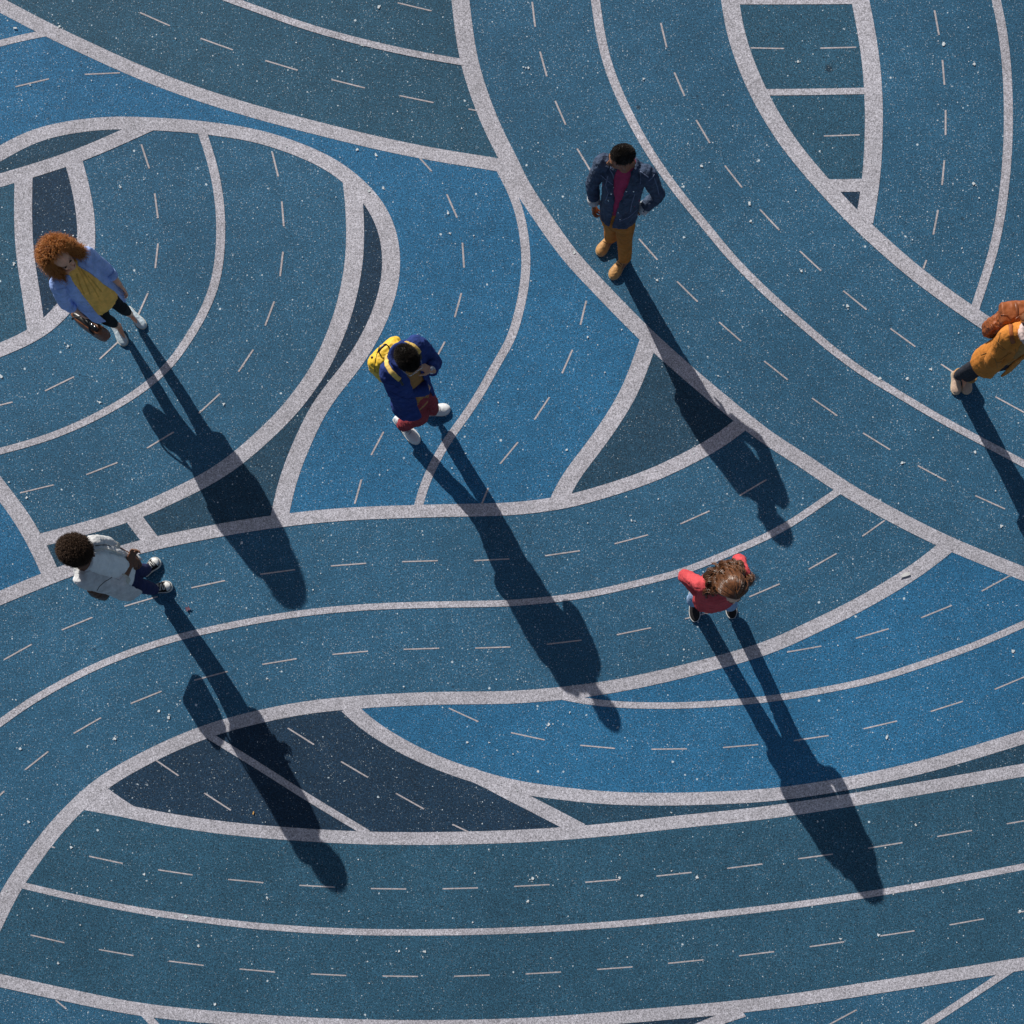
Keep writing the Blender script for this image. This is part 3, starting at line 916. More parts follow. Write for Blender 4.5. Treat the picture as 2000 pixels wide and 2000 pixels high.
def laces(heel, d, s, L, me, n, mat, parent, t0=0.38, t1=0.62, wdt=0.022, r=0.0022):
    bv = bvh_of(me)
    for i in range(n):
        t = t0 + (t1 - t0) * i / (n - 1)
        P = []
        for k in range(7):
            x = (k / 6 - 0.5) * 2 * wdt
            q = heel + d * (L * t + (0.004 if i % 2 else -0.002) * (k - 3) / 3) + s * x
            l, nn, _, _ = bv.ray_cast(Vector((q.x, q.y, 0.4)), Vector((0, 0, -1)))
            if l is not None: P.append(l + UP * 0.0015)
        if len(P) > 3:
            b = MB(); b.tube(P, [r] * len(P), 6, sub=1)
            link_mesh('lace', b.mesh('lace'), mat, parent)

def strands(name, roots, mat, parent, r=0.0018, n=3):
    """roots: list of polylines"""
    b = MB()
    for P in roots:
        m = len(P)
        rr = []
        X = None
        for i, c in enumerate(P):
            T = (P[min(i + 1, m - 1)] - P[max(0, i - 1)])
            T = T.normalized() if T.length > 1e-9 else UP
            if X is None: X = T.orthogonal()
            x = (X - T * X.dot(T))
            x = x.normalized() if x.length > 1e-6 else T.orthogonal().normalized()
            X = x; y = T.cross(x)
            q = r * (1.0 - 0.75 * (i / (m - 1)) ** 2)
            rr.append([c + x * (q * math.cos(2 * math.pi * k / n)) + y * (q * math.sin(2 * math.pi * k / n)) for k in range(n)])
        bb = len(b.v)
        for q in rr: b.v += q
        for i in range(m - 1):
            for j in range(n):
                a = bb + i * n + j; c2 = bb + i * n + (j + 1) % n
                b.f.append((a, c2, c2 + n, a + n))
    me = bpy.data.meshes.new(name)
    me.from_pydata(b.v, [], b.f)
    return link_mesh(name, me, mat, parent)

def hair_cap(c, f, r, u, s, grow, line, bump_amp=0.004, seed=0, nn=64, mm=40):
    """closed scalp shell following the skull; line(y, z, x) true where hair grows"""
    b = MB(); idx = {}; vs = []; fs = []
    C = c + (u * 0.022 - f * 0.008) * s
    for i in range(mm + 1):
        ph = math.pi * i / mm * 0.86 + 0.001
        for k in range(nn):
            th = 2 * math.pi * k / nn
            x, y, z = math.sin(ph) * math.cos(th), math.sin(ph) * math.sin(th), math.cos(ph)
            if line(y, z, x):
                P = C + r * x * (0.074 * s + grow) + f * y * (0.095 * s + grow) + u * z * (0.088 * s + grow)
                d = (P - C).normalized()
                P += d * noise.noise(P * 60 + Vector((seed, 0, 0))) * bump_amp
                idx[(i, k)] = len(vs); vs.append(P)
    for i in range(mm):
        for k in range(nn):
            q = [(i, k), (i + 1, k), (i + 1, (k + 1) % nn), (i, (k + 1) % nn)]
            if all(t in idx for t in q): fs.append(tuple(idx[t] for t in q))
    # inner copy closes it
    m = len(vs)
    inner = [C + (v - C) * 0.86 for v in vs]
    edge = {}
    for f_ in fs:
        for a, b2 in zip(f_, f_[1:] + f_[:1]):
            edge[(a, b2)] = edge.get((a, b2), 0) + 1
    F = list(fs) + [tuple(m + t for t in reversed(q)) for q in fs]
    for (a, b2) in list(edge):
        if (b2, a) not in edge: F.append((b2, a, m + a, m + b2))
    o = MB(); o.v = vs + inner; o.f = F
    return o, vs, C

def person(name_label, hx, hy, cat='person'):
    return empty('person', W(hx, hy, 0), name_label, cat)

# ------------------------------------------------------------------ materials of people and bags
S_ = {
 'skin1': skin('light_brown_skin', (0.74, 0.40, 0.26, 1)),
 'skin2': skin('brown_skin', (0.30, 0.135, 0.075, 1)),
 'skin3': skin('tan_skin', (0.56, 0.32, 0.21, 1)),
 'skin4': skin('deep_brown_skin', (0.17, 0.078, 0.045, 1)),
 'skin5': skin('fair_skin', (0.82, 0.47, 0.32, 1)),
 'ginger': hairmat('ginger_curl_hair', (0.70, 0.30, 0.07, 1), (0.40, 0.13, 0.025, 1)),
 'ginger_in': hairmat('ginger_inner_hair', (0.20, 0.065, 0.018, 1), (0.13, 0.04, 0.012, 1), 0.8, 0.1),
 'black': hairmat('black_short_hair', (0.020, 0.016, 0.014, 1), (0.035, 0.028, 0.022, 1), 0.6, 0.3),
 'dkbrown': hairmat('dark_brown_afro_hair', (0.050, 0.027, 0.016, 1), (0.085, 0.048, 0.028, 1), 0.6, 0.3),
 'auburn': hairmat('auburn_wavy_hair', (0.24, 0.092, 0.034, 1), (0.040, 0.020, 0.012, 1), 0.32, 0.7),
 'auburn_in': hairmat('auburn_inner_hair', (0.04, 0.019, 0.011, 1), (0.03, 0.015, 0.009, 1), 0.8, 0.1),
 'denim_l': cloth('light_denim', (0.33, 0.47, 0.86, 1), (0.38, 0.52, 0.88, 1), wr=0.6),
 'denim_e': cloth('light_denim_seam', (0.15, 0.23, 0.52, 1)),
 'yellow': cloth('mustard_cloth', (0.94, 0.56, 0.14, 1), (0.90, 0.51, 0.12, 1), wr=0.5),
 'yellow_shade': cloth('mustard_fold_shade', (0.72, 0.40, 0.085, 1)),  # darker mustard: shade of the folds put into the colour
 'blackc': cloth('black_stretch_cloth', (0.012, 0.012, 0.014, 1), None, wr=0.3),
 'pale_canvas': cloth('pale_blue_canvas', (0.62, 0.72, 0.78, 1), (0.54, 0.65, 0.73, 1), wr=0.4),
 'jute': cloth('pale_rope_sole', (0.62, 0.60, 0.54, 1)),
 'bag_lea': smooth_mat('brown_bag_leather', (0.19, 0.072, 0.032, 1), 0.45, 0.4),
 'strap_blk': smooth_mat('black_strap', (0.012, 0.012, 0.013, 1), 0.35, 0.5),
 'metal': smooth_mat('steel', (0.75, 0.75, 0.76, 1), 0.25, 0.5, metal=1.0),
 'denim_d': cloth('dark_denim', (0.038, 0.058, 0.108, 1), (0.070, 0.098, 0.155, 1), wr=1.0, streak=0.35, wscale=22.0),
 'denim_st': cloth('faded_denim_seam', (0.15, 0.19, 0.30, 1)),
 'cuff': cloth('pale_cuff_cloth', (0.52, 0.54, 0.56, 1)),
 'crimson': cloth('crimson_cloth', (0.40, 0.045, 0.12, 1), None),
 'chino': cloth('tan_chino', (0.44, 0.165, 0.032, 1), (0.50, 0.20, 0.045, 1)),
 'boot': smooth_mat('tan_boot_leather', (0.50, 0.27, 0.10, 1), 0.5, 0.35),
 'sole_tan': smooth_mat('tan_sole', (0.55, 0.40, 0.24, 1), 0.7, 0.2),
 'lace_dk': smooth_mat('dark_lace', (0.06, 0.035, 0.02, 1), 0.8, 0.1),
 'navy': cloth('navy_wool', (0.022, 0.042, 0.175, 1), (0.027, 0.055, 0.21, 1), wr=0.7, rough=0.95),
 'navy_e': cloth('navy_edge', (0.015, 0.028, 0.12, 1)),
 'camel': cloth('camel_knit', (0.40, 0.21, 0.075, 1)),
 'maroon': cloth('maroon_cotton', (0.30, 0.045, 0.055, 1), (0.24, 0.035, 0.045, 1), wr=0.8),
 'packyel': smooth_mat('yellow_pack_fabric', (0.82, 0.52, 0.045, 1), 0.55, 0.3),
 'strapyel': cloth('yellow_webbing', (0.80, 0.55, 0.16, 1)),
 'white_lea': smooth_mat('white_leather', (0.72, 0.74, 0.76, 1), 0.45, 0.4, var=0.04, bump=0.1),
 'white_sole': smooth_mat('white_rubber', (0.74, 0.74, 0.72, 1), 0.6, 0.3, var=0.05),
 'white_lace': cloth('white_lace', (0.70, 0.70, 0.68, 1)),
 'grey_lace': cloth('grey_lace', (0.28, 0.29, 0.31, 1)),
 'tee': cloth('white_cotton', (0.86, 0.88, 0.88, 1), None, wr=0.5, streak=0.08),
 'greyshirt': cloth('grey_chambray', (0.60, 0.60, 0.61, 1), (0.66, 0.66, 0.67, 1), wr=0.6),
 'ivory': cloth('ivory_shirt_edge', (0.60, 0.59, 0.54, 1)),
 'navyp': cloth('navy_trouser_cloth', (0.018, 0.020, 0.075, 1), (0.024, 0.028, 0.095, 1)),
 'canvas_bk': cloth('black_canvas', (0.022, 0.020, 0.022, 1)),
 'darkbag': smooth_mat('dark_brown_leather', (0.085, 0.036, 0.018, 1), 0.5, 0.35),
 'red': cloth('coral_red_wool', (0.62, 0.085, 0.095, 1), (0.52, 0.065, 0.075, 1), wr=0.45, rough=0.95),
 'jean_l': cloth('pale_blue_jean', (0.27, 0.39, 0.58, 1)),
 'coat': cloth('camel_brown_coat', (0.54, 0.195, 0.036, 1), (0.60, 0.225, 0.044, 1), wr=0.5),
 'coat_seam_fold': cloth('camel_coat_seam_fold_shade', (0.36, 0.17, 0.05, 1)),  # darker coat brown, for seams and for imitated fold shade
 'charcoal': cloth('charcoal_stretch_cloth', (0.030, 0.032, 0.042, 1)),
 'rust': smooth_mat('rust_leather', (0.31, 0.090, 0.027, 1), 0.55, 0.35),
 'rust_d': smooth_mat('dark_rust_leather', (0.22, 0.065, 0.022, 1), 0.4, 0.5),
 'nude': smooth_mat('beige_suede', (0.60, 0.43, 0.33, 1), 0.75, 0.2),
 'nude_tip': smooth_mat('cream_leather', (0.68, 0.55, 0.40, 1), 0.5, 0.3),
 'heel': smooth_mat('stacked_heel', (0.22, 0.08, 0.035, 1), 0.6, 0.3),
 'scarf': cloth('pale_pink_scarf', (0.62, 0.50, 0.48, 1)),
 'eye': smooth_mat('dark_eye', (0.015, 0.010, 0.008, 1), 0.15, 0.5),
 'lip1': smooth_mat('rose_lips', (0.30, 0.075, 0.075, 1), 0.4, 0.4),
 'lip2': smooth_mat('brown_lips', (0.20, 0.075, 0.055, 1), 0.45, 0.4),
 'phone': smooth_mat('black_glass', (0.01, 0.01, 0.012, 1), 0.1, 0.5),
}

def face(p, s, hairm, lipm, root, brow=True, lid=0.0055):
    f, r, u = p.hf; c = p.hd
    for q in (-1, 1):
        b = MB(); b.ell(c + (r * (0.031 * q) + f * 0.082 + u * 0.006) * s, r * 0.0115 * s, f * 0.008 * s, u * lid * s, 10, 6)
        link_mesh('eye', b.mesh('eye'), S_['eye'], root)
        if brow:
            b = MB(); b.tube([c + (r * (0.015 * q) + f * 0.0945 + u * 0.021) * s, c + (r * (0.032 * q) + f * 0.090 + u * 0.027) * s, c + (r * (0.048 * q) + f * 0.076 + u * 0.022) * s], [(0.0025 * s, 0.003 * s)] * 3, 8, side=u)
            link_mesh('eyebrow', b.mesh('eyebrow'), S_[hairm], root)
    b = MB()
    b.tube([c + (r * -0.023 + f * 0.081 - u * 0.060) * s, c + (r * -0.008 + f * 0.0925 - u * 0.058) * s, c + (r * 0.008 + f * 0.0925 - u * 0.058) * s, c + (r * 0.023 + f * 0.081 - u * 0.060) * s], [(0.003 * s, 0.004 * s), (0.008 * s, 0.007 * s), (0.008 * s, 0.007 * s), (0.003 * s, 0.004 * s)], 8, side=u)
    link_mesh('lips', b.mesh('lips'), S_[lipm], root)

def cuff(p0, p1, r, mat, parent, w=0.045, name='cuff', th=0.004):
    d = (p1 - p0).normalized()
    a = p1 - d * w
    b = MB()
    rr = []
    x = d.orthogonal().normalized(); y = d.cross(x)
    for c, q in ((a, r), (a - d * 0.001, r + th), (p1 + d * 0.004, r + th * 0.8), (p1 + d * 0.006, r - 0.004), (p1 + d * 0.006, r * 0.55)):
        rr.append([c + x * (q * math.cos(2 * math.pi * k / 20)) + y * (q * math.sin(2 * math.pi * k / 20)) for k in range(20)])
    b.rings(rr)
    me = b.mesh(name)
    wrinkle(me, 0.0012, 40)
    return link_mesh(name, me, mat, parent)

def curls(name, vols, p, mat, root, n, length, hr, thick, keep, grav=0.35, seed=1, steps=8, turns=1.6):
    rng = random.Random(seed)
    out = []
    tot = sum((v[1].length * v[3].length) for v in vols)
    for C, A, B, D in vols:
        m = int(n * A.length * D.length / tot)
        for _ in range(m):
            z = rng.uniform(-0.95, 1); t = rng.uniform(0, 2 * math.pi); q = math.sqrt(max(0, 1 - z * z))
            x, y = q * math.cos(t), q * math.sin(t)
            P = C + A * x + B * y + D * z
            N = (A * (x / A.length_squared) + B * (y / B.length_squared) + D * (z / D.length_squared)).normalized()
            if not keep(P): continue
            # drop roots buried in another volume
            L = length * rng.uniform(0.6, 1.3)
            s0 = P - N * (L * rng.uniform(0.35, 0.75))
            dirn = (N + Vector((rng.gauss(0, 0.45), rng.gauss(0, 0.45), rng.gauss(0, 0.45)))).normalized()
            x1 = dirn.orthogonal().normalized(); y1 = dirn.cross(x1)
            ph = rng.uniform(0, 6.28); tr = turns * rng.uniform(0.7, 1.4); h = hr * rng.uniform(0.6, 1.3)
            pl = []
            for k in range(steps):
                u_ = k / (steps - 1)
                a = ph + tr * 2 * math.pi * u_
                pl.append(s0 + dirn * (L * u_) - UP * (grav * L * u_ * u_) + (x1 * math.cos(a) + y1 * math.sin(a)) * h)
            out.append(pl)
    return strands(name, out, mat, root, thick)

# =================================================================== 1. woman in the open light denim shirt
print('P1')
q1 = lambda x, y: (50 + x / 6.9, 430 + y / 6.9)
p = Pose(name='P1', rs=(113, 556, 1.32), ls=(168, 496, 1.32), re=(127, 591, 1.05), le=(206, 524, 1.05), rw=(150, 608, 0.83), lw=(234, 556, 0.86),
         rh=(179, 581, 0.86), lh=(195, 563, 0.86), rk=(205, 621, 0.47), lk=(235, 598, 0.47), ra=(229, 636, 0.09), la=(253, 613, 0.09),
         rt=(246, 674, 0.0), lt=(284, 641, 0.0), hd=(119, 503, 1.50))
p.hf = frame_of((0.74, -0.66, 0.04), roll=0.10)
w1 = person('woman with big ginger curls, open light denim shirt over mustard top, looking down', 238, 624)
bo, bm_ = body(p, S_['skin1'], w1, fem=True, hands=((Vector((0.35, -0.25, -0.9)), Vector((0.5, 0.6, 0)), -1, 0.92, 0.95), (Vector((0.15, -0.25, -0.95)), Vector((-0.6, -0.5, 0)), 1, 0.92, 0.5)), hs=0.98)
face(p, 0.98, 'auburn', 'lip1', w1, True, 0.0016)
tr, _ = trousers(p, S_['blackc'], w1, rad=(0.080, 0.070, 0.052, 0.049, 0.040), hem=(0.30, 0.30), wa=0.150, wb=0.105, wr=0.002, name='leggings')
b = MB()
b.loft([p.sec(-0.10, 0.165, 0.135, dy=0.02), p.sec(0.02, 0.16, 0.130, dy=0.02), p.sec(0.35, 0.145, 0.115, dy=0.01), p.sec(0.7, 0.15, 0.115, dy=0.01), p.sec(0.96, 0.14, 0.09, dy=0.01), p.sec(1.07, 0.10, 0.07), p.sec(1.16, 0.052, 0.052)], 30)
me = fuse(b, 0.005, 3, 'top'); wrinkle(me, 0.007, 22, 2, (UP, 0.12)); wrinkle(me, 0.003, 50, 5, (UP, 0.12))
bl1 = link_mesh('blouse', me, S_['yellow'], w1)
bvb = bvh_of(me)
for pts in ([(712, 650), (770, 760), (830, 900), (870, 1000)], [(745, 650), (830, 780), (920, 920), (985, 1035)], [(690, 720), (730, 860), (790, 1000)], [(840, 750), (930, 850), (1020, 960)]):
    seam_or_fold('pleat', [q1(*t) for t in pts], bvb, 0.0045, S_['yellow_shade'], bl1, 0.0, 0.006)  # pleat ridges in darker yellow imitate the shade along the folds
b = MB()
b.shell([p.gsec(-0.34, 0.200, 0.150, 34, 32, dy=0.02), p.gsec(-0.2, 0.200, 0.150, 36, 33), p.gsec(0.05, 0.195, 0.148, 37, 34), p.gsec(0.35, 0.175, 0.132, 36, 33), p.gsec(0.65, 0.175, 0.128, 31, 30), p.gsec(0.86, 0.178, 0.122, 26, 26),
         p.gsec(0.98, 0.155, 0.105, 26, 26), p.gsec(1.07, 0.105, 0.082, 32, 32), p.gsec(1.13, 0.078, 0.072, 40, 40)], 0.013)
sleeves(b, p, (0.060, 0.058, 0.052, 0.047, 0.044), (0.45, 0.45))
me = fuse(b, 0.005, 3, 'shirt'); wrinkle(me, 0.006, 10, 3, (UP, 0.35)); wrinkle(me, 0.0028, 30, 8)
sh1 = link_mesh('shirt', me, S_['denim_l'], w1)
bv = bvh_of(me)
for sh, el, wr in ((p.rs, p.re, p.rw), (p.ls, p.le, p.lw)):
    cuff(el, el.lerp(wr, 0.47), 0.047, S_['denim_l'], sh1, 0.055)
for x, y in ((740, 650), (793, 678), (880, 733), (938, 786), (988, 838), (1036, 889), (1088, 940), (1138, 994)):
    button(*q1(x, y), bv, 0.007, S_['phone'], sh1)
for x, y in ((628, 786), (676, 884), (840, 1140)): button(*q1(x, y), bv, 0.006, S_['metal'], sh1)
seam_or_fold('placket', [q1(722, 620), q1(790, 655), q1(905, 735), q1(1010, 835), q1(1105, 930), q1(1190, 1040), q1(1240, 1090)], bv, 0.0022, S_['denim_e'], sh1)
seam_or_fold('placket', [q1(570, 720), q1(640, 800), q1(720, 950), q1(800, 1080), q1(870, 1190), q1(920, 1330)], bv, 0.0022, S_['denim_e'], sh1)
for pl in ([(820, 500), (930, 570), (900, 660), (800, 610)], [(430, 930), (560, 900), (600, 980), (500, 1060)]):
    patch('pocket', [q1(*t) for t in pl], bv, S_['denim_l'], sh1, 0.005)
# hair
f, r, u = p.hf; c = p.hd
vols = [(c + u * 0.060 - f * 0.045, r * 0.140, f * 0.108, u * 0.090), (c + r * 0.105 - u * 0.05 - f * 0.03, r * 0.060, f * 0.072, u * 0.12), (c - r * 0.105 - u * 0.03 - f * 0.03, r * 0.062, f * 0.076, u * 0.11), (c - f * 0.09 - u * 0.05, r * 0.12, f * 0.07, u * 0.12),
        (c + r * 0.118 - u * 0.16 + f * 0.01, r * 0.055, f * 0.05, u * 0.10), (c - r * 0.118 - u * 0.11 + f * 0.01, r * 0.050, f * 0.05, u * 0.09)]
def keep1(P):
    d = P - c; x, y, z = d.dot(r), d.dot(f), d.dot(u)
    return not (y > 0.0 and abs(x) < 0.070 and z < 0.095)
b = MB()
for C, A, B, D in vols: b.ell(C, A * 0.80, B * 0.80, D * 0.84)
me = fuse(b, 0.008, 3, 'hair')
wrinkle(me, 0.012, 30, 4)
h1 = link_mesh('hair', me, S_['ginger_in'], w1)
# keep the face free of the inner mass
bmx = bmesh.new(); bmx.from_mesh(me)
org = root_loc(w1)
bmesh.ops.delete(bmx, geom=[v for v in bmx.verts if not keep1(v.co + org)], context='VERTS'); bmx.to_mesh(me); bmx.free()
curls('curl', vols, p, S_['ginger'], h1, 8500, 0.052, 0.0050, 0.0017, keep1, 0.25, 3, 9, 2.0)
# shoes
for side, (hx, hy), (tx, ty) in (('r', (223, 633), (246, 675)), ('l', (250, 603), (284, 641))):
    o, me, _ = shoe('shoe', W(hx, hy), W(tx, ty), 0.088, 0.075, S_['pale_canvas'], S_['jute'], w1, 0.016, 0.003, seed=2)
# tote bag in her hand
D = Vector((0.82, -0.57, 0)).normalized(); Nn = UP.cross(D)
tb = empty('tote_bag', W(168, 629, 0.4), 'brown leather tote bag with black straps held by the woman in denim', 'bag')
Cb = W(168, 629, 0.61)
b = MB()
b.loft([(Cb + UP * z, D * a, Nn * q) for z, a, q in ((-0.205, 0.12, 0.045), (-0.20, 0.140, 0.058), (-0.10, 0.148, 0.055), (-0.02, 0.150, 0.044), (0.0, 0.148, 0.038))], 32, 4.0)
me = fuse(b, 0.006, 2, 'bag'); wrinkle(me, 0.004, 12, 5)
bg = link_mesh('bag_body', me, S_['bag_lea'], tb)
b = MB()
b.loft([(Cb + UP * 0.004 , D * 0.130, Nn * 0.024), (Cb + UP * 0.008, D * 0.127, Nn * 0.021)], 28, 4.0)
link_mesh('lining', b.mesh('lining'), S_['strap_blk'], tb)
hd_ = p.rw + Vector((0.035, -0.028, -0.085))
for q in (-1, 1):
    b = MB()
    b.tube([Cb + D * 0.10 + Nn * 0.045 * q - UP * 0.03, Cb + D * 0.085 + Nn * 0.038 * q + UP * 0.04, hd_ + D * 0.02 - UP * 0.012, hd_ - D * 0.03 - UP * 0.012, Cb - D * 0.10 + Nn * 0.038 * q + UP * 0.03, Cb - D * 0.12 + Nn * 0.045 * q - UP * 0.03], [(0.009, 0.004)] * 6, 8, side=Nn)
    link_mesh('handle', b.mesh('handle'), S_['strap_blk'], tb)
for q in (0.05, 0.075):
    b = MB(); b.ell(Cb + D * q * 1.2 + UP * 0.012 + Nn * 0.01, D * 0.010, Nn * 0.008, UP * 0.006, 10, 6)
    link_mesh('buckle', b.mesh('buckle'), S_['metal'], tb)

# =================================================================== 2. man in the dark denim jacket
print('P2')
q2 = lambda x, y: (1110 + x / 6.44, 260 + y / 6.44)
p = Pose(name='P2', k=0.975, rs=(1177, 318, 1.46), ls=(1266, 341, 1.46), re=(1158, 358, 1.18), le=(1285, 380, 1.16), rw=(1160, 397, 0.95), lw=(1251, 412, 0.97),
         rh=(1193, 414, 0.95), lh=(1222, 420, 0.95), rk=(1194, 440, 0.52), lk=(1220, 466, 0.52), ra=(1193, 466, 0.10), la=(1221, 509, 0.10),
         rt=(1173, 494, 0.0), lt=(1197, 541, 0.0), hd=(1214, 308, 1.66))
p.hf = frame_of((-0.97, -0.18, -0.18))
w2 = person('man in dark denim jacket, crimson tee and tan trousers looking over his shoulder', 1206, 495)
body(p, S_['skin2'], w2, hands=((Vector((0.10, -0.25, -0.95)), Vector((0.6, -0.3, 0)), -1, 1.05, 0.9), (Vector((-0.55, -0.2, -0.75)), Vector((-0.5, 0.6, 0)), 1, 1.0, 0.35)))
face(p, 1.0, 'black', 'lip2', w2)
trousers(p, S_['chino'], w2, rad=(0.086, 0.080, 0.064, 0.058, 0.056), hem=(0.14, 0.14), wa=0.146, wb=0.115, wr=0.005, seed=2)
b = MB()
b.loft([p.sec(0.0, 0.155, 0.122), p.sec(0.3, 0.15, 0.112), p.sec(0.7, 0.16, 0.115), p.sec(0.97, 0.15, 0.092), p.sec(1.09, 0.10, 0.075), p.sec(1.14, 0.066, 0.066)], 26)
me = fuse(b, 0.006, 3, 'tee'); wrinkle(me, 0.004, 14, 2)
link_mesh('t_shirt', me, S_['crimson'], w2)
b = MB()
b.shell([p.gsec(0.05, 0.158, 0.134, 16, -6, dy=0.012), p.gsec(0.15, 0.156, 0.130, 15, -4, dy=0.006), p.gsec(0.4, 0.152, 0.124, 13, 0), p.gsec(0.62, 0.160, 0.124, 14, 5), p.gsec(0.82, 0.176, 0.120, 19, 11),
         p.gsec(0.97, 0.172, 0.104, 26, 19), p.gsec(1.06, 0.122, 0.088, 34, 28), p.gsec(1.13, 0.086, 0.080, 42, 36)], 0.014)
sleeves(b, p, (0.064, 0.058, 0.053, 0.049, 0.045), (0.86, 0.86))
me = fuse(b, 0.005, 3, 'jacket'); wrinkle(me, 0.008, 10, 5); wrinkle(me, 0.005, 24, 1)
j2 = link_mesh('jacket', me, S_['denim_d'], w2)
bv = bvh_of(me)
cuff(p.re, p.re.lerp(p.rw, 0.90), 0.050, S_['cuff'], j2, 0.05)
cuff(p.le, p.le.lerp(p.lw, 0.90), 0.050, S_['cuff'], j2, 0.05)
for pts in ([(830, 370), (865, 470), (850, 560), (780, 600), (700, 680), (640, 800), (600, 960), (630, 1120)], [(905, 480), (905, 640)], [(740, 640), (745, 560)],
            [(700, 720), (760, 760), (735, 900), (690, 1000)], [(840, 760), (800, 880), (780, 990)], [(700, 700), (950, 700)], [(640, 720), (700, 710)], [(500, 540), (470, 650), (500, 760), (470, 850)], [(410, 530), (480, 590), (560, 650)],
            [(500, 420), (560, 520), (590, 640), (540, 800), (480, 960)], [(1010, 600), (1060, 560), (1085, 520)], [(905, 480), (1010, 560)], [(640, 1110), (760, 1060), (870, 960)], [(1080, 560), (1120, 680), (1140, 770)]):
    seam_or_fold('seam_or_fold', [q2(*t) for t in pts], bv, 0.0030, S_['denim_st'], j2, 0.0, 0.0042)
for x, y in ((570, 680), (540, 765), (505, 850), (650, 820), (632, 910), (628, 1000), (650, 1085), (730, 735), (820, 735)):
    button(*q2(x, y), bv, 0.0065, S_['metal'], j2)
# collar wings
for pl in ([(600, 490), (500, 440), (490, 400), (560, 420), (620, 480), (600, 560)], [(820, 380), (900, 420), (905, 560), (830, 640), (775, 600), (800, 500)]):
    patch('collar', [q2(*t) for t in pl], bv, S_['denim_d'], j2, 0.008)
f, r, u = p.hf
o, roots, C = hair_cap(p.hd, f, r, u, 1.0, 0.005, lambda y, z, x: z > (0.50 if y > 0.55 else 0.28 if y > 0.1 else -0.12 if abs(x) < 0.6 or y < -0.4 else 0.12), 0.003)
h2 = link_mesh('hair', fuse(o, 0.004, 2, 'hair'), S_['black'], w2)
rng = random.Random(2)
def short_hair(roots, C, root, n, L, mat, rad, seed):
    rng = random.Random(seed); out = []
    for _ in range(n):
        a = rng.choice(roots)
        P = a + Vector((rng.gauss(0, .003), rng.gauss(0, .003), rng.gauss(0, .003)))
        d = (P - C).normalized()
        P = C + d * (a - C).length
        e = (d + Vector((rng.gauss(0, .5), rng.gauss(0, .5), rng.gauss(0, .5)))).normalized()
        out.append([P - d * 0.003, P + d * L * 0.5, P + d * L * 0.6 + e * L * 0.5])
    return strands('hair_tuft', out, mat, root, rad)
short_hair(roots, C, h2, 3500, 0.007, S_['black'], 0.0016, 5)
for (hx, hy), (tx, ty) in (((1196, 459), (1168, 499)), ((1223, 501), (1193, 545))):
    o, me, (d, s, L) = shoe('boot', W(hx, hy), W(tx, ty), 0.102, 0.098, S_['boot'], S_['sole_tan'], w2, 0.02, 0.003, collar=0.15, wr=0.002, seed=4)
    laces(W(hx, hy), d, s, L, me, 3, S_['lace_dk'], o, 0.34, 0.52, 0.022)
b = MB(); cw = p.lw + Vector((-0.01, 0, -0.01))
for k in range(9):
    a = k / 9 * 2 * math.pi
    b.ell(cw + Vector((math.cos(a) * 0.030, math.sin(a) * 0.030, 0)), Vector((0.008, 0, 0)), Vector((0, 0.008, 0)), UP * 0.007, 8, 6)
link_mesh('bracelet', b.mesh('bracelet'), S_['metal'], w2)

# =================================================================== 3. man in navy with the yellow backpack
print('P3')
q3 = lambda x, y: (700 + x / 8.05, 640 + y / 8.05)
p = Pose(name='P3', k=1.015, rs=(760, 728, 1.48), ls=(815, 674, 1.48), re=(777, 768, 1.19), le=(847, 707, 1.20), rw=(836, 757, 1.19), lw=(843, 723, 1.40),
         rh=(792, 784, 0.93), lh=(817, 762, 0.93), rk=(822, 811, 0.50), lk=(838, 784, 0.52), ra=(787, 830, 0.10), la=(843, 800, 0.10),
         rt=(817, 864, 0.0), lt=(878, 799, 0.0), hd=(796, 701, 1.66))
p.hf = frame_of((0.50, -0.72, -0.42))
w3 = person('man in navy jacket and maroon trousers, hand at his chin, mid stride', 812, 828)
body(p, S_['skin3'], w3, hands=((Vector((-0.2, 0.5, -0.85)), Vector((-0.7, 0, -0.3)), -1, 0.9, 0.6), (Vector((-0.80, 0.18, 0.45)), Vector((-0.4, -0.2, -0.5)), 1, 1.0, 0.85)))
face(p, 1.0, 'black', 'lip2', w3)
trousers(p, S_['maroon'], w3, rad=(0.088, 0.084, 0.070, 0.062, 0.062), hem=(0.03, 0.10), wa=0.148, wb=0.115, wr=0.006, seed=4)
b = MB()
b.loft([p.sec(-0.05, 0.16, 0.125), p.sec(0.3, 0.155, 0.118), p.sec(0.7, 0.16, 0.115), p.sec(0.97, 0.15, 0.092), p.sec(1.09, 0.10, 0.075), p.sec(1.15, 0.062, 0.064)], 26)
me = fuse(b, 0.006, 3, 'sweater'); wrinkle(me, 0.004, 14, 2)
link_mesh('sweater', me, S_['camel'], w3)
b = MB()
b.shell([p.gsec(-0.13, 0.188, 0.156, 12, 55), p.gsec(-0.05, 0.187, 0.153, 12, 50), p.gsec(0.1, 0.176, 0.140, 14, 42), p.gsec(0.35, 0.172, 0.134, 15, 34), p.gsec(0.65, 0.195, 0.138, 16, 20), p.gsec(0.85, 0.200, 0.130, 17, 17),
         p.gsec(0.98, 0.185, 0.112, 20, 20), p.gsec(1.07, 0.13, 0.095, 26, 26), p.gsec(1.14, 0.095, 0.088, 34, 34)], 0.014)
sleeves(b, p, (0.076, 0.072, 0.062, 0.056, 0.050), (1.0, 0.93))
me = fuse(b, 0.005, 4, 'jacket'); wrinkle(me, 0.009, 8, 7); wrinkle(me, 0.0045, 19, 2)
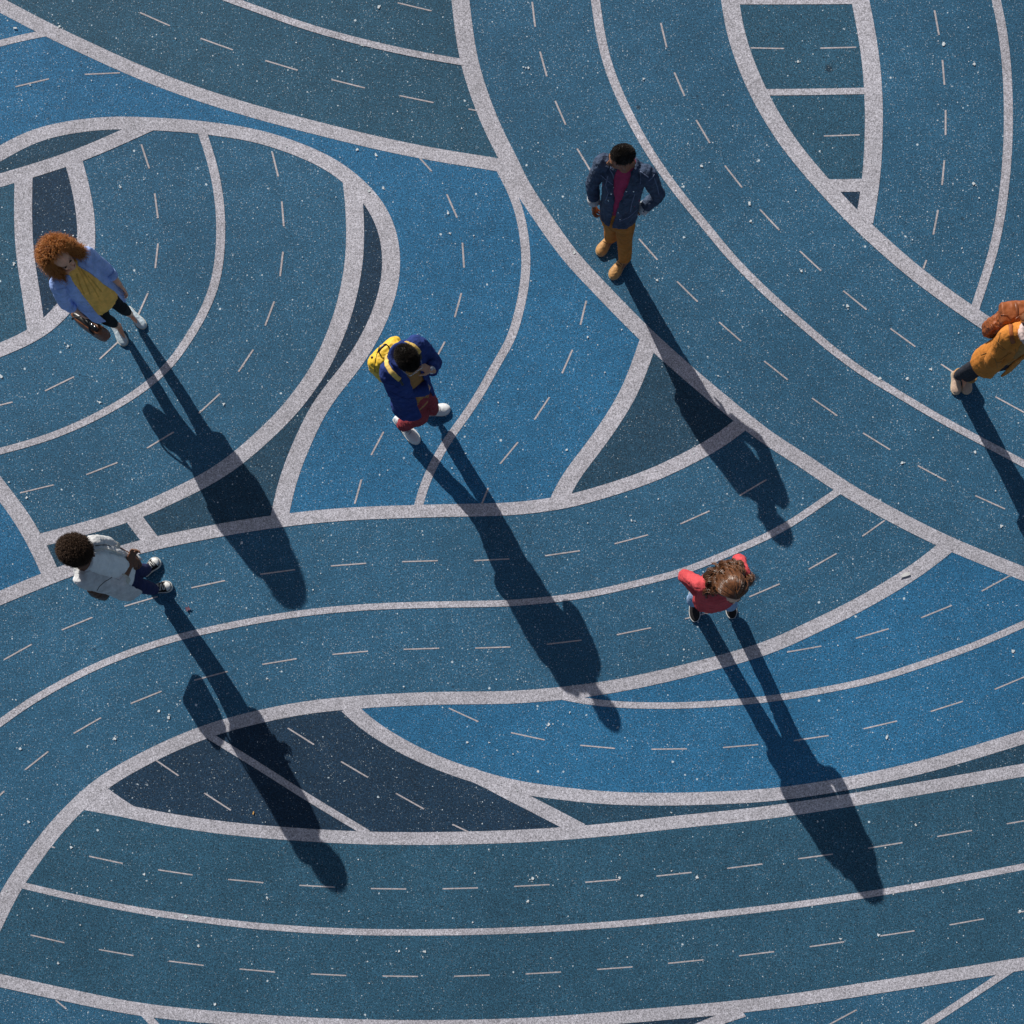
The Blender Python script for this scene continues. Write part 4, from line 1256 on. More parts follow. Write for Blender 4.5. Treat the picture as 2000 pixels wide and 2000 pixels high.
j3 = link_mesh('jacket', me, S_['navy'], w3)
bv3 = bvh_of(me)
b = MB(); NC = p.S + UP * 0.075 - p.F * 0.005
for k in range(1):
    P = []
    for i in range(13):
        a = math.radians(40 + 280 * i / 12)
        P.append(NC + p.R * math.sin(a) * 0.080 + p.F * math.cos(a) * 0.072 + UP * (0.012 * -math.cos(a)))
    b.tube(P, [(0.018, 0.030)] * 13, 12, side=None, sub=2)
link_mesh('collar', fuse(b, 0.005, 2, 'collar'), S_['navy'], j3)
seam_or_fold('seam_or_fold', [q3(500, 1000), q3(620, 1070), q3(760, 1120), q3(870, 1110)], bv3, 0.002, S_['navy_e'], j3)
seam_or_fold('seam_or_fold', [q3(370, 840), q3(430, 870), q3(560, 900), q3(650, 960)], bv3, 0.002, S_['navy_e'], j3)
f, r, u = p.hf
o, roots, C = hair_cap(p.hd, f, r, u, 1.0, 0.010, lambda y, z, x: z > (0.30 if y > 0.6 else -0.05 if y > 0.1 else -0.4 if abs(x) < 0.75 or y < -0.3 else -0.05), 0.004)
h3 = link_mesh('hair', fuse(o, 0.004, 2, 'hair'), S_['black'], w3)
short_hair(roots, C, h3, 4500, 0.011, S_['black'], 0.0018, 6)
b = MB(); c = p.hd
for q in (-1, 1):
    P = [c + f * 0.112 + r * (0.033 * q) + u * 0.004 + r * (math.cos(k / 10 * 2 * math.pi) * 0.024) + u * (math.sin(k / 10 * 2 * math.pi) * 0.019) for k in range(11)]
    b.tube(P, [0.0018] * 11, 6, sub=1)
    b.tube([c + f * 0.110 + r * 0.057 * q + u * 0.012, c + f * 0.06 + r * 0.078 * q + u * 0.012, c - f * 0.01 + r * 0.086 * q + u * 0.004], [0.0018] * 3, 6)
b.tube([c + f * 0.116 - r * 0.01 + u * 0.006, c + f * 0.118 + u * 0.009, c + f * 0.116 + r * 0.01 + u * 0.006], [0.0018] * 3, 6)
link_mesh('glasses', b.mesh('glasses'), S_['metal'], w3)
b = MB(); ax = (p.lw - p.le).normalized(); x = ax.orthogonal().normalized(); y = ax.cross(x)
cw = p.lw - ax * 0.012
b.rings([[cw + ax * z + (x * math.cos(k / 14 * 6.283) + y * math.sin(k / 14 * 6.283)) * rr for k in range(14)] for z, rr in ((-0.012, 0.027), (-0.011, 0.031), (0.011, 0.031), (0.012, 0.027))])
b.ell(cw + UP * 0.03 + (EYE - cw).normalized() * 0.003, Vector((0.017, 0, 0)), Vector((0, 0.017, 0)), UP * 0.006, 12, 6)
link_mesh('wristwatch', b.mesh('wristwatch'), S_['metal'], w3)
for (hx, hy), (tx, ty) in (((773, 816), (818, 866)), ((825, 806), (879, 799))):
    o, me, (d, s, L) = shoe('shoe', W(hx, hy), W(tx, ty), 0.108, 0.085, S_['white_lea'], S_['white_sole'], w3, 0.024, 0.003, seed=6)
    laces(W(hx, hy), d, s, L, me, 5, S_['grey_lace'], o, 0.40, 0.66, 0.020)
# yellow backpack
pk = empty('backpack', p.S - p.F * 0.2 - UP * 0.45, 'yellow fabric backpack worn by the man in the navy jacket', 'backpack')
B0 = p.S - p.F * 0.135 + p.R * 0.06 - UP * 0.04
b = MB()
b.loft([(B0 + UP * z - p.F * o_, p.R * a, p.F * q) for z, a, q, o_ in ((-0.46, 0.10, 0.04, 0.0), (-0.44, 0.145, 0.072, 0.005), (-0.30, 0.165, 0.088, 0.012), (-0.12, 0.165, 0.086, 0.012), (-0.02, 0.155, 0.074, 0.004), (0.03, 0.13, 0.052, -0.006), (0.05, 0.09, 0.03, -0.012))], 32, 3.2)
b.loft([(B0 + UP * z - p.F * 0.095, p.R * a, p.F * q) for z, a, q in ((-0.42, 0.11, 0.02), (-0.40, 0.125, 0.035), (-0.24, 0.125, 0.035), (-0.22, 0.11, 0.02))], 24, 3.2)
me = fuse(b, 0.005, 3, 'pack'); wrinkle(me, 0.012, 8, 3); wrinkle(me, 0.005, 22, 3)
pb = link_mesh('pack_body', me, S_['packyel'], pk)
bvp = bvh_of(me)
both = bvh_of(me, j3.data) if False else bv3
seam_or_fold('shoulder_strap', [q3(560, 300), q3(640, 260), q3(760, 245), q3(870, 290), q3(935, 355), q3(960, 395)], bv3, 0.0045, S_['strapyel'], pk, 0.006, 0.017)
seam_or_fold('shoulder_strap', [q3(455, 400), q3(440, 480), q3(450, 590), q3(510, 690), q3(590, 770), q3(650, 815)], bv3, 0.0045, S_['strapyel'], pk, 0.006, 0.019)
seam_or_fold('strap_tail', [q3(650, 815), q3(670, 850), q3(700, 900)], bv3, 0.003, S_['strap_blk'], pk, 0.004, 0.010)
seam_or_fold('strap_tail', [q3(955, 395), q3(975, 440), q3(985, 490)], bv3, 0.003, S_['strap_blk'], pk, 0.004, 0.010)
b = MB(); t0 = B0 + UP * 0.055
b.tube([t0 - p.R * 0.045 - UP * 0.01, t0 - p.R * 0.035 - p.F * 0.025 + UP * 0.03, t0 + p.R * 0.035 - p.F * 0.025 + UP * 0.03, t0 + p.R * 0.045 - UP * 0.01], [(0.010, 0.005)] * 4, 8, side=p.F)
link_mesh('grab_handle', b.mesh('grab_handle'), S_['strap_blk'], pk)
seam_or_fold('zip', [q3(330, 300), q3(290, 420), q3(260, 560), q3(260, 700)], bvp, 0.003, S_['strap_blk'], pk)
button(*q3(218, 470), bvp, 0.010, S_['strap_blk'], pk, 'buckle', 0.01)

# =================================================================== 4. man with the afro, white tee
print('P4')
q4 = lambda x, y: (100 + x / 7.43, 1020 + y / 7.43)
p = Pose(name='P4', k=1.02, rs=(164, 1132, 1.44), ls=(180, 1064, 1.44), re=(231, 1147, 1.16), le=(208, 1064, 1.17), rw=(255, 1103, 1.02), lw=(250, 1083, 1.00),
         rh=(236, 1136, 0.92), lh=(238, 1108, 0.92), rk=(279, 1145, 0.52), lk=(272, 1115, 0.52), ra=(300, 1151, 0.10), la=(284, 1112, 0.10),
         rt=(336, 1146, 0.0), lt=(311, 1093, 0.0), hd=(152, 1076, 1.62))
p.hf = frame_of((0.86, -0.26, -0.30))
w4 = person('man with round dark afro in white tee and open grey shirt, hands clasped', 292, 1132)
body(p, S_['skin4'], w4, hands=((Vector((0.15, 0.75, 0.05)), Vector((0.7, 0, 0.3)), -1, 1.02, 0.75), (Vector((0.55, -0.55, -0.15)), Vector((-0.3, -0.5, -0.5)), 1, 1.02, 0.75)))
face(p, 1.0, 'dkbrown', 'lip2', w4)
trousers(p, S_['navyp'], w4, rad=(0.090, 0.080, 0.062, 0.055, 0.050), hem=(0.02, 0.02), wa=0.16, wb=0.115, wr=0.004, seed=6)
b = MB()
b.loft([p.sec(0.08, 0.172, 0.132), p.sec(0.3, 0.165, 0.125), p.sec(0.7, 0.168, 0.124), p.sec(0.97, 0.155, 0.095), p.sec(1.07, 0.11, 0.08), p.sec(1.12, 0.078, 0.072)], 26)
me = fuse(b, 0.006, 3, 'tee'); wrinkle(me, 0.006, 12, 9, (Vector((0.8, 0, -0.6)), 0.25)); wrinkle(me, 0.003, 30, 2)
link_mesh('t_shirt', me, S_['tee'], w4)
b = MB()
b.shell([p.gsec(-0.22, 0.20, 0.155, 30, 52), p.gsec(0.0, 0.195, 0.150, 27, 50), p.gsec(0.3, 0.190, 0.142, 22, 47), p.gsec(0.6, 0.192, 0.138, 20, 43), p.gsec(0.84, 0.198, 0.128, 20, 38),
         p.gsec(0.97, 0.182, 0.11, 24, 36), p.gsec(1.06, 0.125, 0.092, 32, 38), p.gsec(1.12, 0.092, 0.086, 42, 42)], 0.013)
sleeves(b, p, (0.072, 0.072, 0.064, 0.058, 0.052), (0.35, 0.30))
me = fuse(b, 0.005, 3, 'shirt'); wrinkle(me, 0.007, 10, 11); wrinkle(me, 0.003, 28, 4)
s4 = link_mesh('shirt', me, S_['greyshirt'], w4)
bv = bvh_of(me)
cuff(p.re, p.re.lerp(p.rw, 0.40), 0.054, S_['ivory'], s4, 0.05, 'rolled_cuff')
cuff(p.le, p.le.lerp(p.lw, 0.40), 0.054, S_['ivory'], s4, 0.06, 'rolled_cuff')
seam_or_fold('placket', [q4(640, 670), q4(760, 640), q4(870, 610), q4(960, 620), q4(1040, 650), q4(1070, 700)], bv, 0.0035, S_['ivory'], s4, 0.001, 0.010)
seam_or_fold('placket', [q4(640, 420), q4(740, 385), q4(830, 395), q4(930, 430), q4(1020, 470)], bv, 0.0035, S_['ivory'], s4, 0.001, 0.009)
seam_or_fold('seam_or_fold', [q4(880, 800), q4(780, 860), q4(700, 930), q4(665, 990)], bv, 0.0025, S_['canvas_bk'], s4)
seam_or_fold('seam_or_fold', [q4(640, 340), q4(720, 330), q4(800, 330), q4(860, 350)], bv, 0.003, S_['canvas_bk'], s4)
patch('pocket', [q4(850, 680), q4(1000, 660), q4(1060, 760), q4(990, 850), q4(880, 800)], bv, S_['greyshirt'], s4, 0.006)
patch('collar', [q4(380, 680), q4(480, 690), q4(640, 670), q4(760, 650), q4(750, 730), q4(600, 740), q4(470, 760)], bv, S_['greyshirt'], s4, 0.008)
button(*q4(908, 706), bv, 0.0055, S_['metal'], s4)
f, r, u = p.hf; c = p.hd
vols = [(c + u * 0.035 - f * 0.015, r * 0.122, f * 0.130, u * 0.120)]
def keep4(P):
    d = P - c; x, y, z = d.dot(r), d.dot(f), d.dot(u)
    return not (z < 0.05 and y > 0.035) and z > -0.085
b = MB(); b.ell(vols[0][0], vols[0][1] * 0.86, vols[0][2] * 0.86, vols[0][3] * 0.86, 32, 24)
me = fuse(b, 0.005, 2, 'hair'); wrinkle(me, 0.006, 45, 2)
bmx = bmesh.new(); bmx.from_mesh(me)
bmesh.ops.delete(bmx, geom=[v for v in bmx.verts if not keep4(v.co)], context='VERTS'); bmx.to_mesh(me); bmx.free()
h4 = link_mesh('hair', me, S_['dkbrown'], w4)
curls('curl', vols, p, S_['dkbrown'], h4, 6500, 0.030, 0.0045, 0.0021, keep4, 0.0, 8, 7, 1.3)
for (hx, hy), (tx, ty) in (((281, 1121), (312, 1093)), ((293, 1153), (337, 1144))):
    o, me, (d, s, L) = shoe('sneaker', W(hx, hy), W(tx, ty), 0.100, 0.090, S_['canvas_bk'], S_['white_sole'], w4, 0.028, 0.004, seed=7)
    bs = bvh_of(me); hl = W(hx, hy)
    # white rubber toe cap follows the toe
    vs, fs, idx = [], [], {}
    for i in range(13):
        for k in range(15):
            q = hl + d * (L * (0.78 + 0.22 * i / 12)) + s * ((k / 14 - 0.5) * 0.10)
            l, nn, _, _ = bs.ray_cast(Vector((q.x, q.y, 0.4)), Vector((0, 0, -1)))
            if l is not None: idx[(i, k)] = len(vs); vs.append(l + UP * 0.003)
    for (i, k) in list(idx):
        qd = [(i, k), (i + 1, k), (i + 1, k + 1), (i, k + 1)]
        if all(t in idx for t in qd): fs.append(tuple(idx[t] for t in qd))
    if fs: strip_solid('toe_cap', vs, fs, 0.003, S_['white_sole'], o)
    laces(hl, d, s, L, me, 6, S_['white_lace'], o, 0.34, 0.74, 0.026, 0.0042)
# dark brown bag hanging behind him
sb = empty('shoulder_bag', W(158, 1140, 0.6), 'dark brown leather bag hanging behind the man with the afro', 'bag')
Cb = Vector((-3.90, 0.92, 0.84))
b = MB(); D = Vector((-0.35, -0.94, 0)).normalized(); Nn = UP.cross(D)
b.loft([(Cb + UP * z, D * a, Nn * q) for z, a, q in ((-0.27, 0.12, 0.03), (-0.26, 0.15, 0.06), (-0.1, 0.140, 0.060), (0.02, 0.11, 0.035), (0.035, 0.09, 0.02))], 28, 3.5)
me = fuse(b, 0.006, 2, 'bag'); wrinkle(me, 0.004, 12, 5)
link_mesh('bag_body', me, S_['darkbag'], sb)
b = MB()
b.tube([Cb - D * 0.08 + UP * 0.01, Cb + UP * 0.22 + Vector((0.06, 0.02, 0)), p.S + p.R * 0.10 - p.F * 0.10 - UP * 0.06, p.S + p.R * 0.10 - p.F * 0.05 - UP * 0.02], [(0.010, 0.004)] * 4, 8, side=D)
link_mesh('strap', b.mesh('strap'), S_['darkbag'], sb)

# =================================================================== 5. woman in the red jacket
print('P5')
q5 = lambda x, y: (1310 + x / 10.73, 1070 + y / 10.73)
p = Pose(name='P5', k=1.05, rs=(1372, 1144, 1.38), ls=(1450, 1122, 1.38), re=(1336, 1124, 1.13), le=(1443, 1094, 1.13), rw=(1363, 1158, 0.98), lw=(1424, 1131, 0.98),
         rh=(1382, 1166, 0.88), lh=(1414, 1157, 0.88), rk=(1362, 1162, 0.47), lk=(1423, 1170, 0.47), ra=(1355, 1172, 0.09), la=(1426, 1180, 0.09),
         rt=(1358, 1214, 0.0), lt=(1430, 1208, 0.0), hd=(1430, 1153, 1.50))
p.hf = frame_of((0.22, -0.85, -0.34), roll=-0.05)
w5 = person('woman with long wavy auburn hair in coral red jacket, elbows out', 1391, 1182)
body(p, S_['skin5'], w5, fem=True, hands=((Vector((0.4, -0.6, -0.6)), Vector((0.5, 0.3, 0)), -1, 0.9, 0.4), (Vector((-0.3, -0.5, -0.8)), Vector((-0.5, 0.3, 0)), 1, 0.9, 0.4)), hs=0.98)
face(p, 0.98, 'auburn_in', 'lip1', w5)
trousers(p, S_['jean_l'], w5, rad=(0.082, 0.074, 0.062, 0.062, 0.066), hem=(0.05, 0.05), wa=0.155, wb=0.11, wr=0.004, seed=8, name='jeans')
b = MB()
b.loft([p.sec(-0.16, 0.185, 0.130, dy=0.0), p.sec(0.0, 0.188, 0.133), p.sec(0.3, 0.175, 0.125), p.sec(0.6, 0.178, 0.126), p.sec(0.82, 0.182, 0.122), p.sec(0.97, 0.165, 0.10), p.sec(1.06, 0.115, 0.08), p.sec(1.12, 0.07, 0.068)], 30)
sleeves(b, p, (0.058, 0.054, 0.050, 0.046, 0.042), (0.92, 0.92))
me = fuse(b, 0.005, 3, 'jacket'); wrinkle(me, 0.007, 10, 6); wrinkle(me, 0.0035, 24, 6)
j5 = link_mesh('jacket', me, S_['red'], w5)
bv = bvh_of(me)
for pts in ([(520, 900), (560, 1020), (640, 1180), (700, 1290)], [(640, 960), (690, 880), (780, 900), (800, 980)], [(480, 900), (520, 800), (600, 720)], [(545, 740), (600, 800), (620, 900)]):
    seam_or_fold('seam_or_fold', [q5(*t) for t in pts], bv, 0.0018, S_['red'], j5)
f, r, u = p.hf; c = p.hd
C = c + u * 0.022 - f * 0.008
o, roots, _ = hair_cap(c, f, r, u, 1.0, 0.012, lambda y, z, x: z > (0.84 if y > 0.2 else 0.1 if y > 0.0 else -0.8), 0.003)
b = o
b.ell(c - f * 0.085 - u * 0.05, r * 0.085, f * 0.05, u * 0.10)
b.ell(p.S - p.F * 0.06 + UP * 0.03, p.R * 0.15, p.F * 0.06, UP * 0.05)
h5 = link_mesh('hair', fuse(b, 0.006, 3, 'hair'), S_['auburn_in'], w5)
rng = random.Random(11); out = []
locks = [(1 if rng.random() < 0.5 else -1, rng.random(), rng.uniform(0, 1) ** 1.3, rng.uniform(0, 6.28), rng.uniform(0.011, 0.021), rng.uniform(9, 15), rng.uniform(0.10, 0.30), rng.uniform(0.0, 0.9), rng.gauss(0, .22), rng.gauss(0, .2)) for _ in range(110)]
for i in range(5500):
    lk = locks[i % len(locks)]
    side = lk[0]
    t = min(1, max(0, lk[1] + rng.gauss(0, 0.022)))
    phi = math.radians(88 + 96 * t ** 0.8)              # 0 = brow, 180 = nape
    y0 = 0.50 - 1.0 * t                                    # along the parting
    z0 = math.sqrt(max(0.05, 1 - y0 * y0))
    lift = lk[2] + rng.gauss(0, 0.06)
    ph = lk[3] + rng.gauss(0, 0.18); am = lk[4] + rng.gauss(0, 0.002); fq = lk[5]
    L = [C + r * (0.003 * side) + f * (y0 * 0.105) + u * (z0 * 0.100)]
    tmax = math.radians(100)
    for k in range(1, 9):
        q_ = k / 8; th = tmax * q_
        G = 0.012 + 0.007 * lift + (0.010 + 0.028 * lift) * q_ ** 1.5
        w_ = q_ ** 0.7
        x_, y_, z_ = math.sin(th) * math.sin(phi) * side, math.sin(th) * math.cos(phi), math.cos(th)
        v = Vector((x_, y_ * w_ + y0 * (1 - w_) * math.cos(th * 0.5), z_ * w_ + z0 * (1 - w_))).normalized()
        Pq = C + r * (v.x * (0.074 + G)) + f * (v.y * (0.095 + G)) + u * (v.z * (0.088 + G))
        nrm = (Pq - C).normalized(); tg = (Pq - L[-1]).normalized(); sd_ = nrm.cross(tg)
        L.append(Pq + (sd_ * math.cos(ph + q_ * 5) + nrm * math.sin(ph + q_ * 5) * 0.6) * am * 0.45 * q_)
    outv = (L[-1] - C); outv.z = 0; outv.normalize()
    outv = (outv + Vector((-0.10, 0.5, 0)) * lk[7] + Vector((lk[8] + rng.gauss(0, .05), lk[9] + rng.gauss(0, .05), 0)))
    fall = lk[6] + rng.gauss(0, 0.015)
    x1 = outv.cross(UP).normalized(); o1 = outv.normalized(); base = L[-1].copy()
    for k in range(1, 14):
        g_ = k / 13
        L.append(base + outv * (0.075 * g_ ** 0.8) - UP * (fall * g_) + (x1 * math.cos(ph + 5 + g_ * fq) + o1 * math.sin(ph + 5 + g_ * fq)) * am * min(1, 0.45 + g_ * 2))
    out.append(L)
strands('hair_strand', out, S_['auburn'], h5, 0.0020)
for (hx, hy), (tx, ty) in (((1352, 1156), (1358, 1214)), ((1423, 1156), (1430, 1208))):
    shoe('slip_on', W(hx, hy), W(tx, ty), 0.095, 0.070, S_['canvas_bk'], S_['white_sole'], w5, 0.022, 0.003, seed=9)

# =================================================================== 6. woman in the camel coat at the right edge
print('P6')
q6 = lambda x, y: (1840 + x / 9.66, 590 + y / 9.66)
p = Pose(name='P6', rs=(1968, 655, 1.42), ls=(2044, 650, 1.42), re=(1938, 707, 1.15), le=(2060, 690, 1.13), rw=(1999, 681, 1.12), lw=(2018, 690, 1.10),
         rh=(1938, 698, 0.90), lh=(1964, 694, 0.90), rk=(1902, 716, 0.50), lk=(1915, 718, 0.50), ra=(1871, 734, 0.10), la=(1888, 737, 0.10),
         rt=(1868, 770, 0.0), lt=(1886, 769, 0.0), hd=(2030, 640, 1.58))
p.hf = frame_of((0.25, -0.85, -0.35))
w6 = person('woman in camel coat and charcoal leggings at the right edge of the ground', 1879, 748)
body(p, S_['skin5'], w6, fem=True, hands=((Vector((0.85, 0.1, 0.1)), Vector((0, -0.4, 0.5)), -1, 0.9, 0.7), (Vector((-0.6, 0.4, 0.2)), Vector((0, -0.5, 0.5)), 1, 0.9, 0.7)), hs=0.98)
face(p, 0.98, 'auburn_in', 'lip1', w6)
trousers(p, S_['charcoal'], w6, rad=(0.084, 0.074, 0.057, 0.054, 0.046), hem=(0.06, 0.06), wa=0.15, wb=0.11, wr=0.003, seed=3, name='leggings')
b = MB()
b.loft([p.sec(-0.05, 0.15, 0.115), p.sec(0.4, 0.14, 0.11), p.sec(0.8, 0.15, 0.11), p.sec(1.0, 0.13, 0.085), p.sec(1.12, 0.07, 0.06)], 26)
link_mesh('blouse', fuse(b, 0.006, 3, 'blouse'), S_['camel'], w6)
b = MB()
b.shell([p.gsec(-0.24, 0.185, 0.145, 8, 16), p.gsec(-0.12, 0.182, 0.142, 8, 14), p.gsec(0.05, 0.176, 0.136, 8, 12), p.gsec(0.35, 0.160, 0.126, 8, 10), p.gsec(0.65, 0.165, 0.124, 12, 12), p.gsec(0.85, 0.176, 0.120, 16, 16),
         p.gsec(0.98, 0.166, 0.104, 22, 22), p.gsec(1.07, 0.12, 0.088, 28, 28), p.gsec(1.13, 0.09, 0.085, 38, 38)], 0.015)
sleeves(b, p, (0.072, 0.070, 0.062, 0.056, 0.050), (0.95, 0.95))
me = fuse(b, 0.005, 3, 'coat'); wrinkle(me, 0.006, 9, 9); wrinkle(me, 0.002, 16, 3)
c6 = link_mesh('coat', me, S_['coat'], w6)
bv6 = bvh_of(me)
for pts in ([(740, 1000), (830, 960), (910, 940)], [(920, 950), (950, 1030), (1000, 1080), (1040, 1200), (1030, 1340)], [(1000, 1100), (1040, 1140), (1150, 1120)], [(1060, 760), (1130, 850), (1190, 900)], [(1050, 830), (1150, 910)], [(1110, 570), (1070, 700), (1045, 830), (1010, 950)], [(1100, 1090), (1200, 1010), (1320, 950)], [(1380, 880), (1400, 960), (1370, 1040)]):  # coat seams, plus dark lines imitating shaded folds around the sleeve
    seam_or_fold('seam_or_fold', [q6(*t) for t in pts], bv6, 0.003, S_['coat_seam_fold'], c6)
f, r, u = p.hf; c = p.hd
b = MB(); b.ell(c - f * 0.03 + u * 0.02, r * 0.10, f * 0.11, u * 0.115); b.ell(c - f * 0.08 - u * 0.08, r * 0.09, f * 0.05, u * 0.12)
me = fuse(b, 0.006, 2, 'hair'); wrinkle(me, 0.006, 25, 2, (UP, 0.3))
bmx = bmesh.new(); bmx.from_mesh(me)
bmesh.ops.delete(bmx, geom=[v for v in bmx.verts if (v.co - c).dot(f) > 0.04 and (v.co - c).dot(u) < 0.06], context='VERTS'); bmx.to_mesh(me); bmx.free()
link_mesh('hair', me, S_['auburn'], w6)
b = MB(); P = []
for i in range(13):
    a = math.radians(360 * i / 12)
    P.append(p.S + UP * 0.07 + p.R * math.sin(a) * 0.075 + p.F * (math.cos(a) * 0.075 + 0.01))
b.tube(P, [0.026] * 13, 12, sub=2)
me = fuse(b, 0.006, 2, 'scarf'); wrinkle(me, 0.006, 25, 2)
link_mesh('scarf', me, S_['scarf'], w6)
for (hx, hy), (tx, ty) in (((1864, 728), (1867, 771)), ((1890, 734), (1886, 770))):
    o, me, (d, s, L) = shoe('ankle_boot', W(hx, hy), W(tx, ty), 0.090, 0.085, S_['nude'], S_['nude_tip'], w6, 0.020, 0.003, collar=0.11, seed=9, heel_h=0.03)
    b = MB(); hq = W(hx, hy) + d * 0.03
    b.tube([hq + UP * 0.002, hq + UP * 0.06], [(0.026, 0.026), (0.030, 0.034)], 14, side=s, round_ends=False, sub=2)
    link_mesh('heel', b.mesh('heel'), S_['heel'], o)
    b = MB(); aq = W(hx, hy) + d * 0.045 + UP * 0.115
    b.rings([[aq + UP * z + s * (math.cos(k / 16 * 6.283) * rr) + d * (math.sin(k / 16 * 6.283) * rr * 1.1) for k in range(16)] for z, rr in ((-0.012, 0.046), (-0.010, 0.050), (0.008, 0.049), (0.010, 0.044))])
    link_mesh('ankle_strap', b.mesh('ankle_strap'), S_['boot'], o)
pk = empty('backpack', p.S - p.F * 0.2 - UP * 0.4, 'rust brown leather backpack worn by the woman in the camel coat', 'backpack')
B0 = p.S - p.F * 0.175 - UP * 0.09
b = MB()
b.loft([(B0 + UP * z, p.R * a, p.F * q) for z, a, q in ((-0.36, 0.12, 0.05), (-0.34, 0.15, 0.075), (-0.15, 0.155, 0.080), (-0.03, 0.15, 0.07), (0.0, 0.145, 0.06))], 32, 3.6)
b.loft([(B0 + UP * z - p.F * 0.085, p.R * a, p.F * q) for z, a, q in ((-0.32, 0.09, 0.02), (-0.31, 0.10, 0.035), (-0.16, 0.10, 0.035), (-0.15, 0.09, 0.02))], 24, 3.2)
b.loft([(B0 + UP * z + p.R * 0.155, p.R * q, p.F * a) for z, a, q in ((-0.32, 0.045, 0.02), (-0.31, 0.055, 0.035), (-0.14, 0.055, 0.037), (-0.10, 0.05, 0.02))], 24, 3.0)
me = fuse(b, 0.005, 3, 'pack'); wrinkle(me, 0.007, 10, 3); wrinkle(me, 0.005, 28, 3)
pb6 = link_mesh('pack_body', me, S_['rust'], pk)
bvk = bvh_of(me)
b = MB()
b.loft([(B0 + UP * 0.03 - p.F * 0.02 + p.R * x_, UP * q, p.F * a) for x_, a, q in ((-0.165, 0.07, 0.028), (-0.16, 0.085, 0.038), (0.0, 0.088, 0.040), (0.165, 0.085, 0.038), (0.172, 0.07, 0.03))], 24, 2.4)
me = fuse(b, 0.005, 2, 'flap'); wrinkle(me, 0.006, 14, 8)
fl = link_mesh('flap', me, S_['rust'], pk)
bvf = bvh_of(me)
for pts in ([(920, 420), (960, 500), (1010, 600)], [(900, 640), (960, 680), (1030, 700)], [(1000, 380), (1060, 460), (1140, 480), (1220, 430)], [(940, 760), (990, 790), (1050, 740)], [(1080, 500), (1060, 600), (1050, 700)]):
    seam_or_fold('stitching', [q6(*t) for t in pts], bvk, 0.004, S_['rust_d'], pk, 0.0, 0.005)
for pts in ([(1110, 240), (1230, 250), (1300, 330), (1290, 390)], [(1340, 400), (1390, 320), (1460, 265), (1540, 250)]):
    seam_or_fold('flap_edge', [q6(*t) for t in pts], bvf, 0.004, S_['rust_d'], pk, 0.0, 0.006)
for q in (-0.06, 0.06):
    b = MB(); t0 = B0 + p.R * q
    b.tube([t0 + p.F * 0.075 + UP * 0.04, t0 + UP * 0.076, t0 - p.F * 0.08 + UP * 0.062, t0 - p.F * 0.125 - UP * 0.02, t0 - p.F * 0.13 - UP * 0.12], [(0.012, 0.004)] * 5, 8, side=p.R)
    link_mesh('buckle_strap', b.mesh('buckle_strap'), S_['rust_d'], pk)
seam_or_fold('shoulder_strap', [q6(1300, 385), q6(1290, 480), q6(1300, 590), q6(1310, 680), q6(1345, 770)], bv6, 0.004, S_['rust'], pk, 0.005, 0.016)
seam_or_fold('shoulder_strap', [(2036, 632), (2040, 650), (2038, 668), (2030, 690)], bv6, 0.004, S_['rust'], pk, 0.005, 0.016)

# ------------------------------------------------------------------ small litter on the ground
def scrap(label, cat, name, pts, mat, thick=0.004, curl=0.0, tok=None):
    c0 = W(sum(a for a, _ in pts) / len(pts), sum(b_ for _, b_ in pts) / len(pts))
    bm = bmesh.new()
    top = [bm.verts.new(W(*q) + UP * (0.009 + thick + curl * (W(*q) - c0).length)) for q in pts]
    bot = [bm.verts.new(W(*q) + UP * (0.009 + curl * (W(*q) - c0).length)) for q in pts]
    bm.faces.new(top); bm.faces.new(list(reversed(bot)))
    for i in range(len(pts)):
        j = (i + 1) % len(pts)
        bm.faces.new((top[i], bot[i], bot[j], top[j]))
    bmesh.ops.recalc_face_normals(bm, faces=bm.faces)
    me = bpy.data.meshes.new(name); bm.to_mesh(me); bm.free()
    me.transform(Matrix.Translation(-c0))
    o = link_mesh(name, me, mat, None, False); o.location = c0
    return tag(o, label, cat)
pinkm = smooth_mat('dried_pink_leaf', (0.17, 0.09, 0.12, 1), 0.8, 0.1)
whitem = smooth_mat('white_scrap', (0.78, 0.78, 0.76, 1), 0.8, 0.1)
palem = smooth_mat('dried_pale_leaf', (0.60, 0.60, 0.60, 1), 0.8, 0.1)
ochre = smooth_mat('ochre_scrap', (0.65, 0.38, 0.12, 1), 0.8, 0.1)
scrap('crumpled pinkish dry leaf lying right of the afro man', 'leaf', 'leaf', [(363, 1185), (367, 1187), (369, 1184), (371, 1188), (373, 1187), (372, 1192), (369, 1191), (367, 1195), (364, 1191)], pinkm, 0.002, 0.25)
scrap('tiny white paper strip on the bright blue corner', 'paper', 'paper_scrap', [(27.3, 54.5), (33.6, 54.5), (33.6, 57.2), (27.3, 57.2)], whitem, 0.002)
scrap('pale torn leaf stuck on the grey painted line', 'leaf', 'leaf', [(1757, 1129), (1762, 1121), (1769, 1118), (1776, 1118), (1777, 1123), (1768, 1127), (1761, 1128)], palem, 0.002, 0.12)
scrap('small ochre scrap on the navy painted area', 'scrap', 'plastic_scrap', [(493.5, 1590), (495, 1584), (497, 1585), (496, 1590.5)], ochre, 0.002)

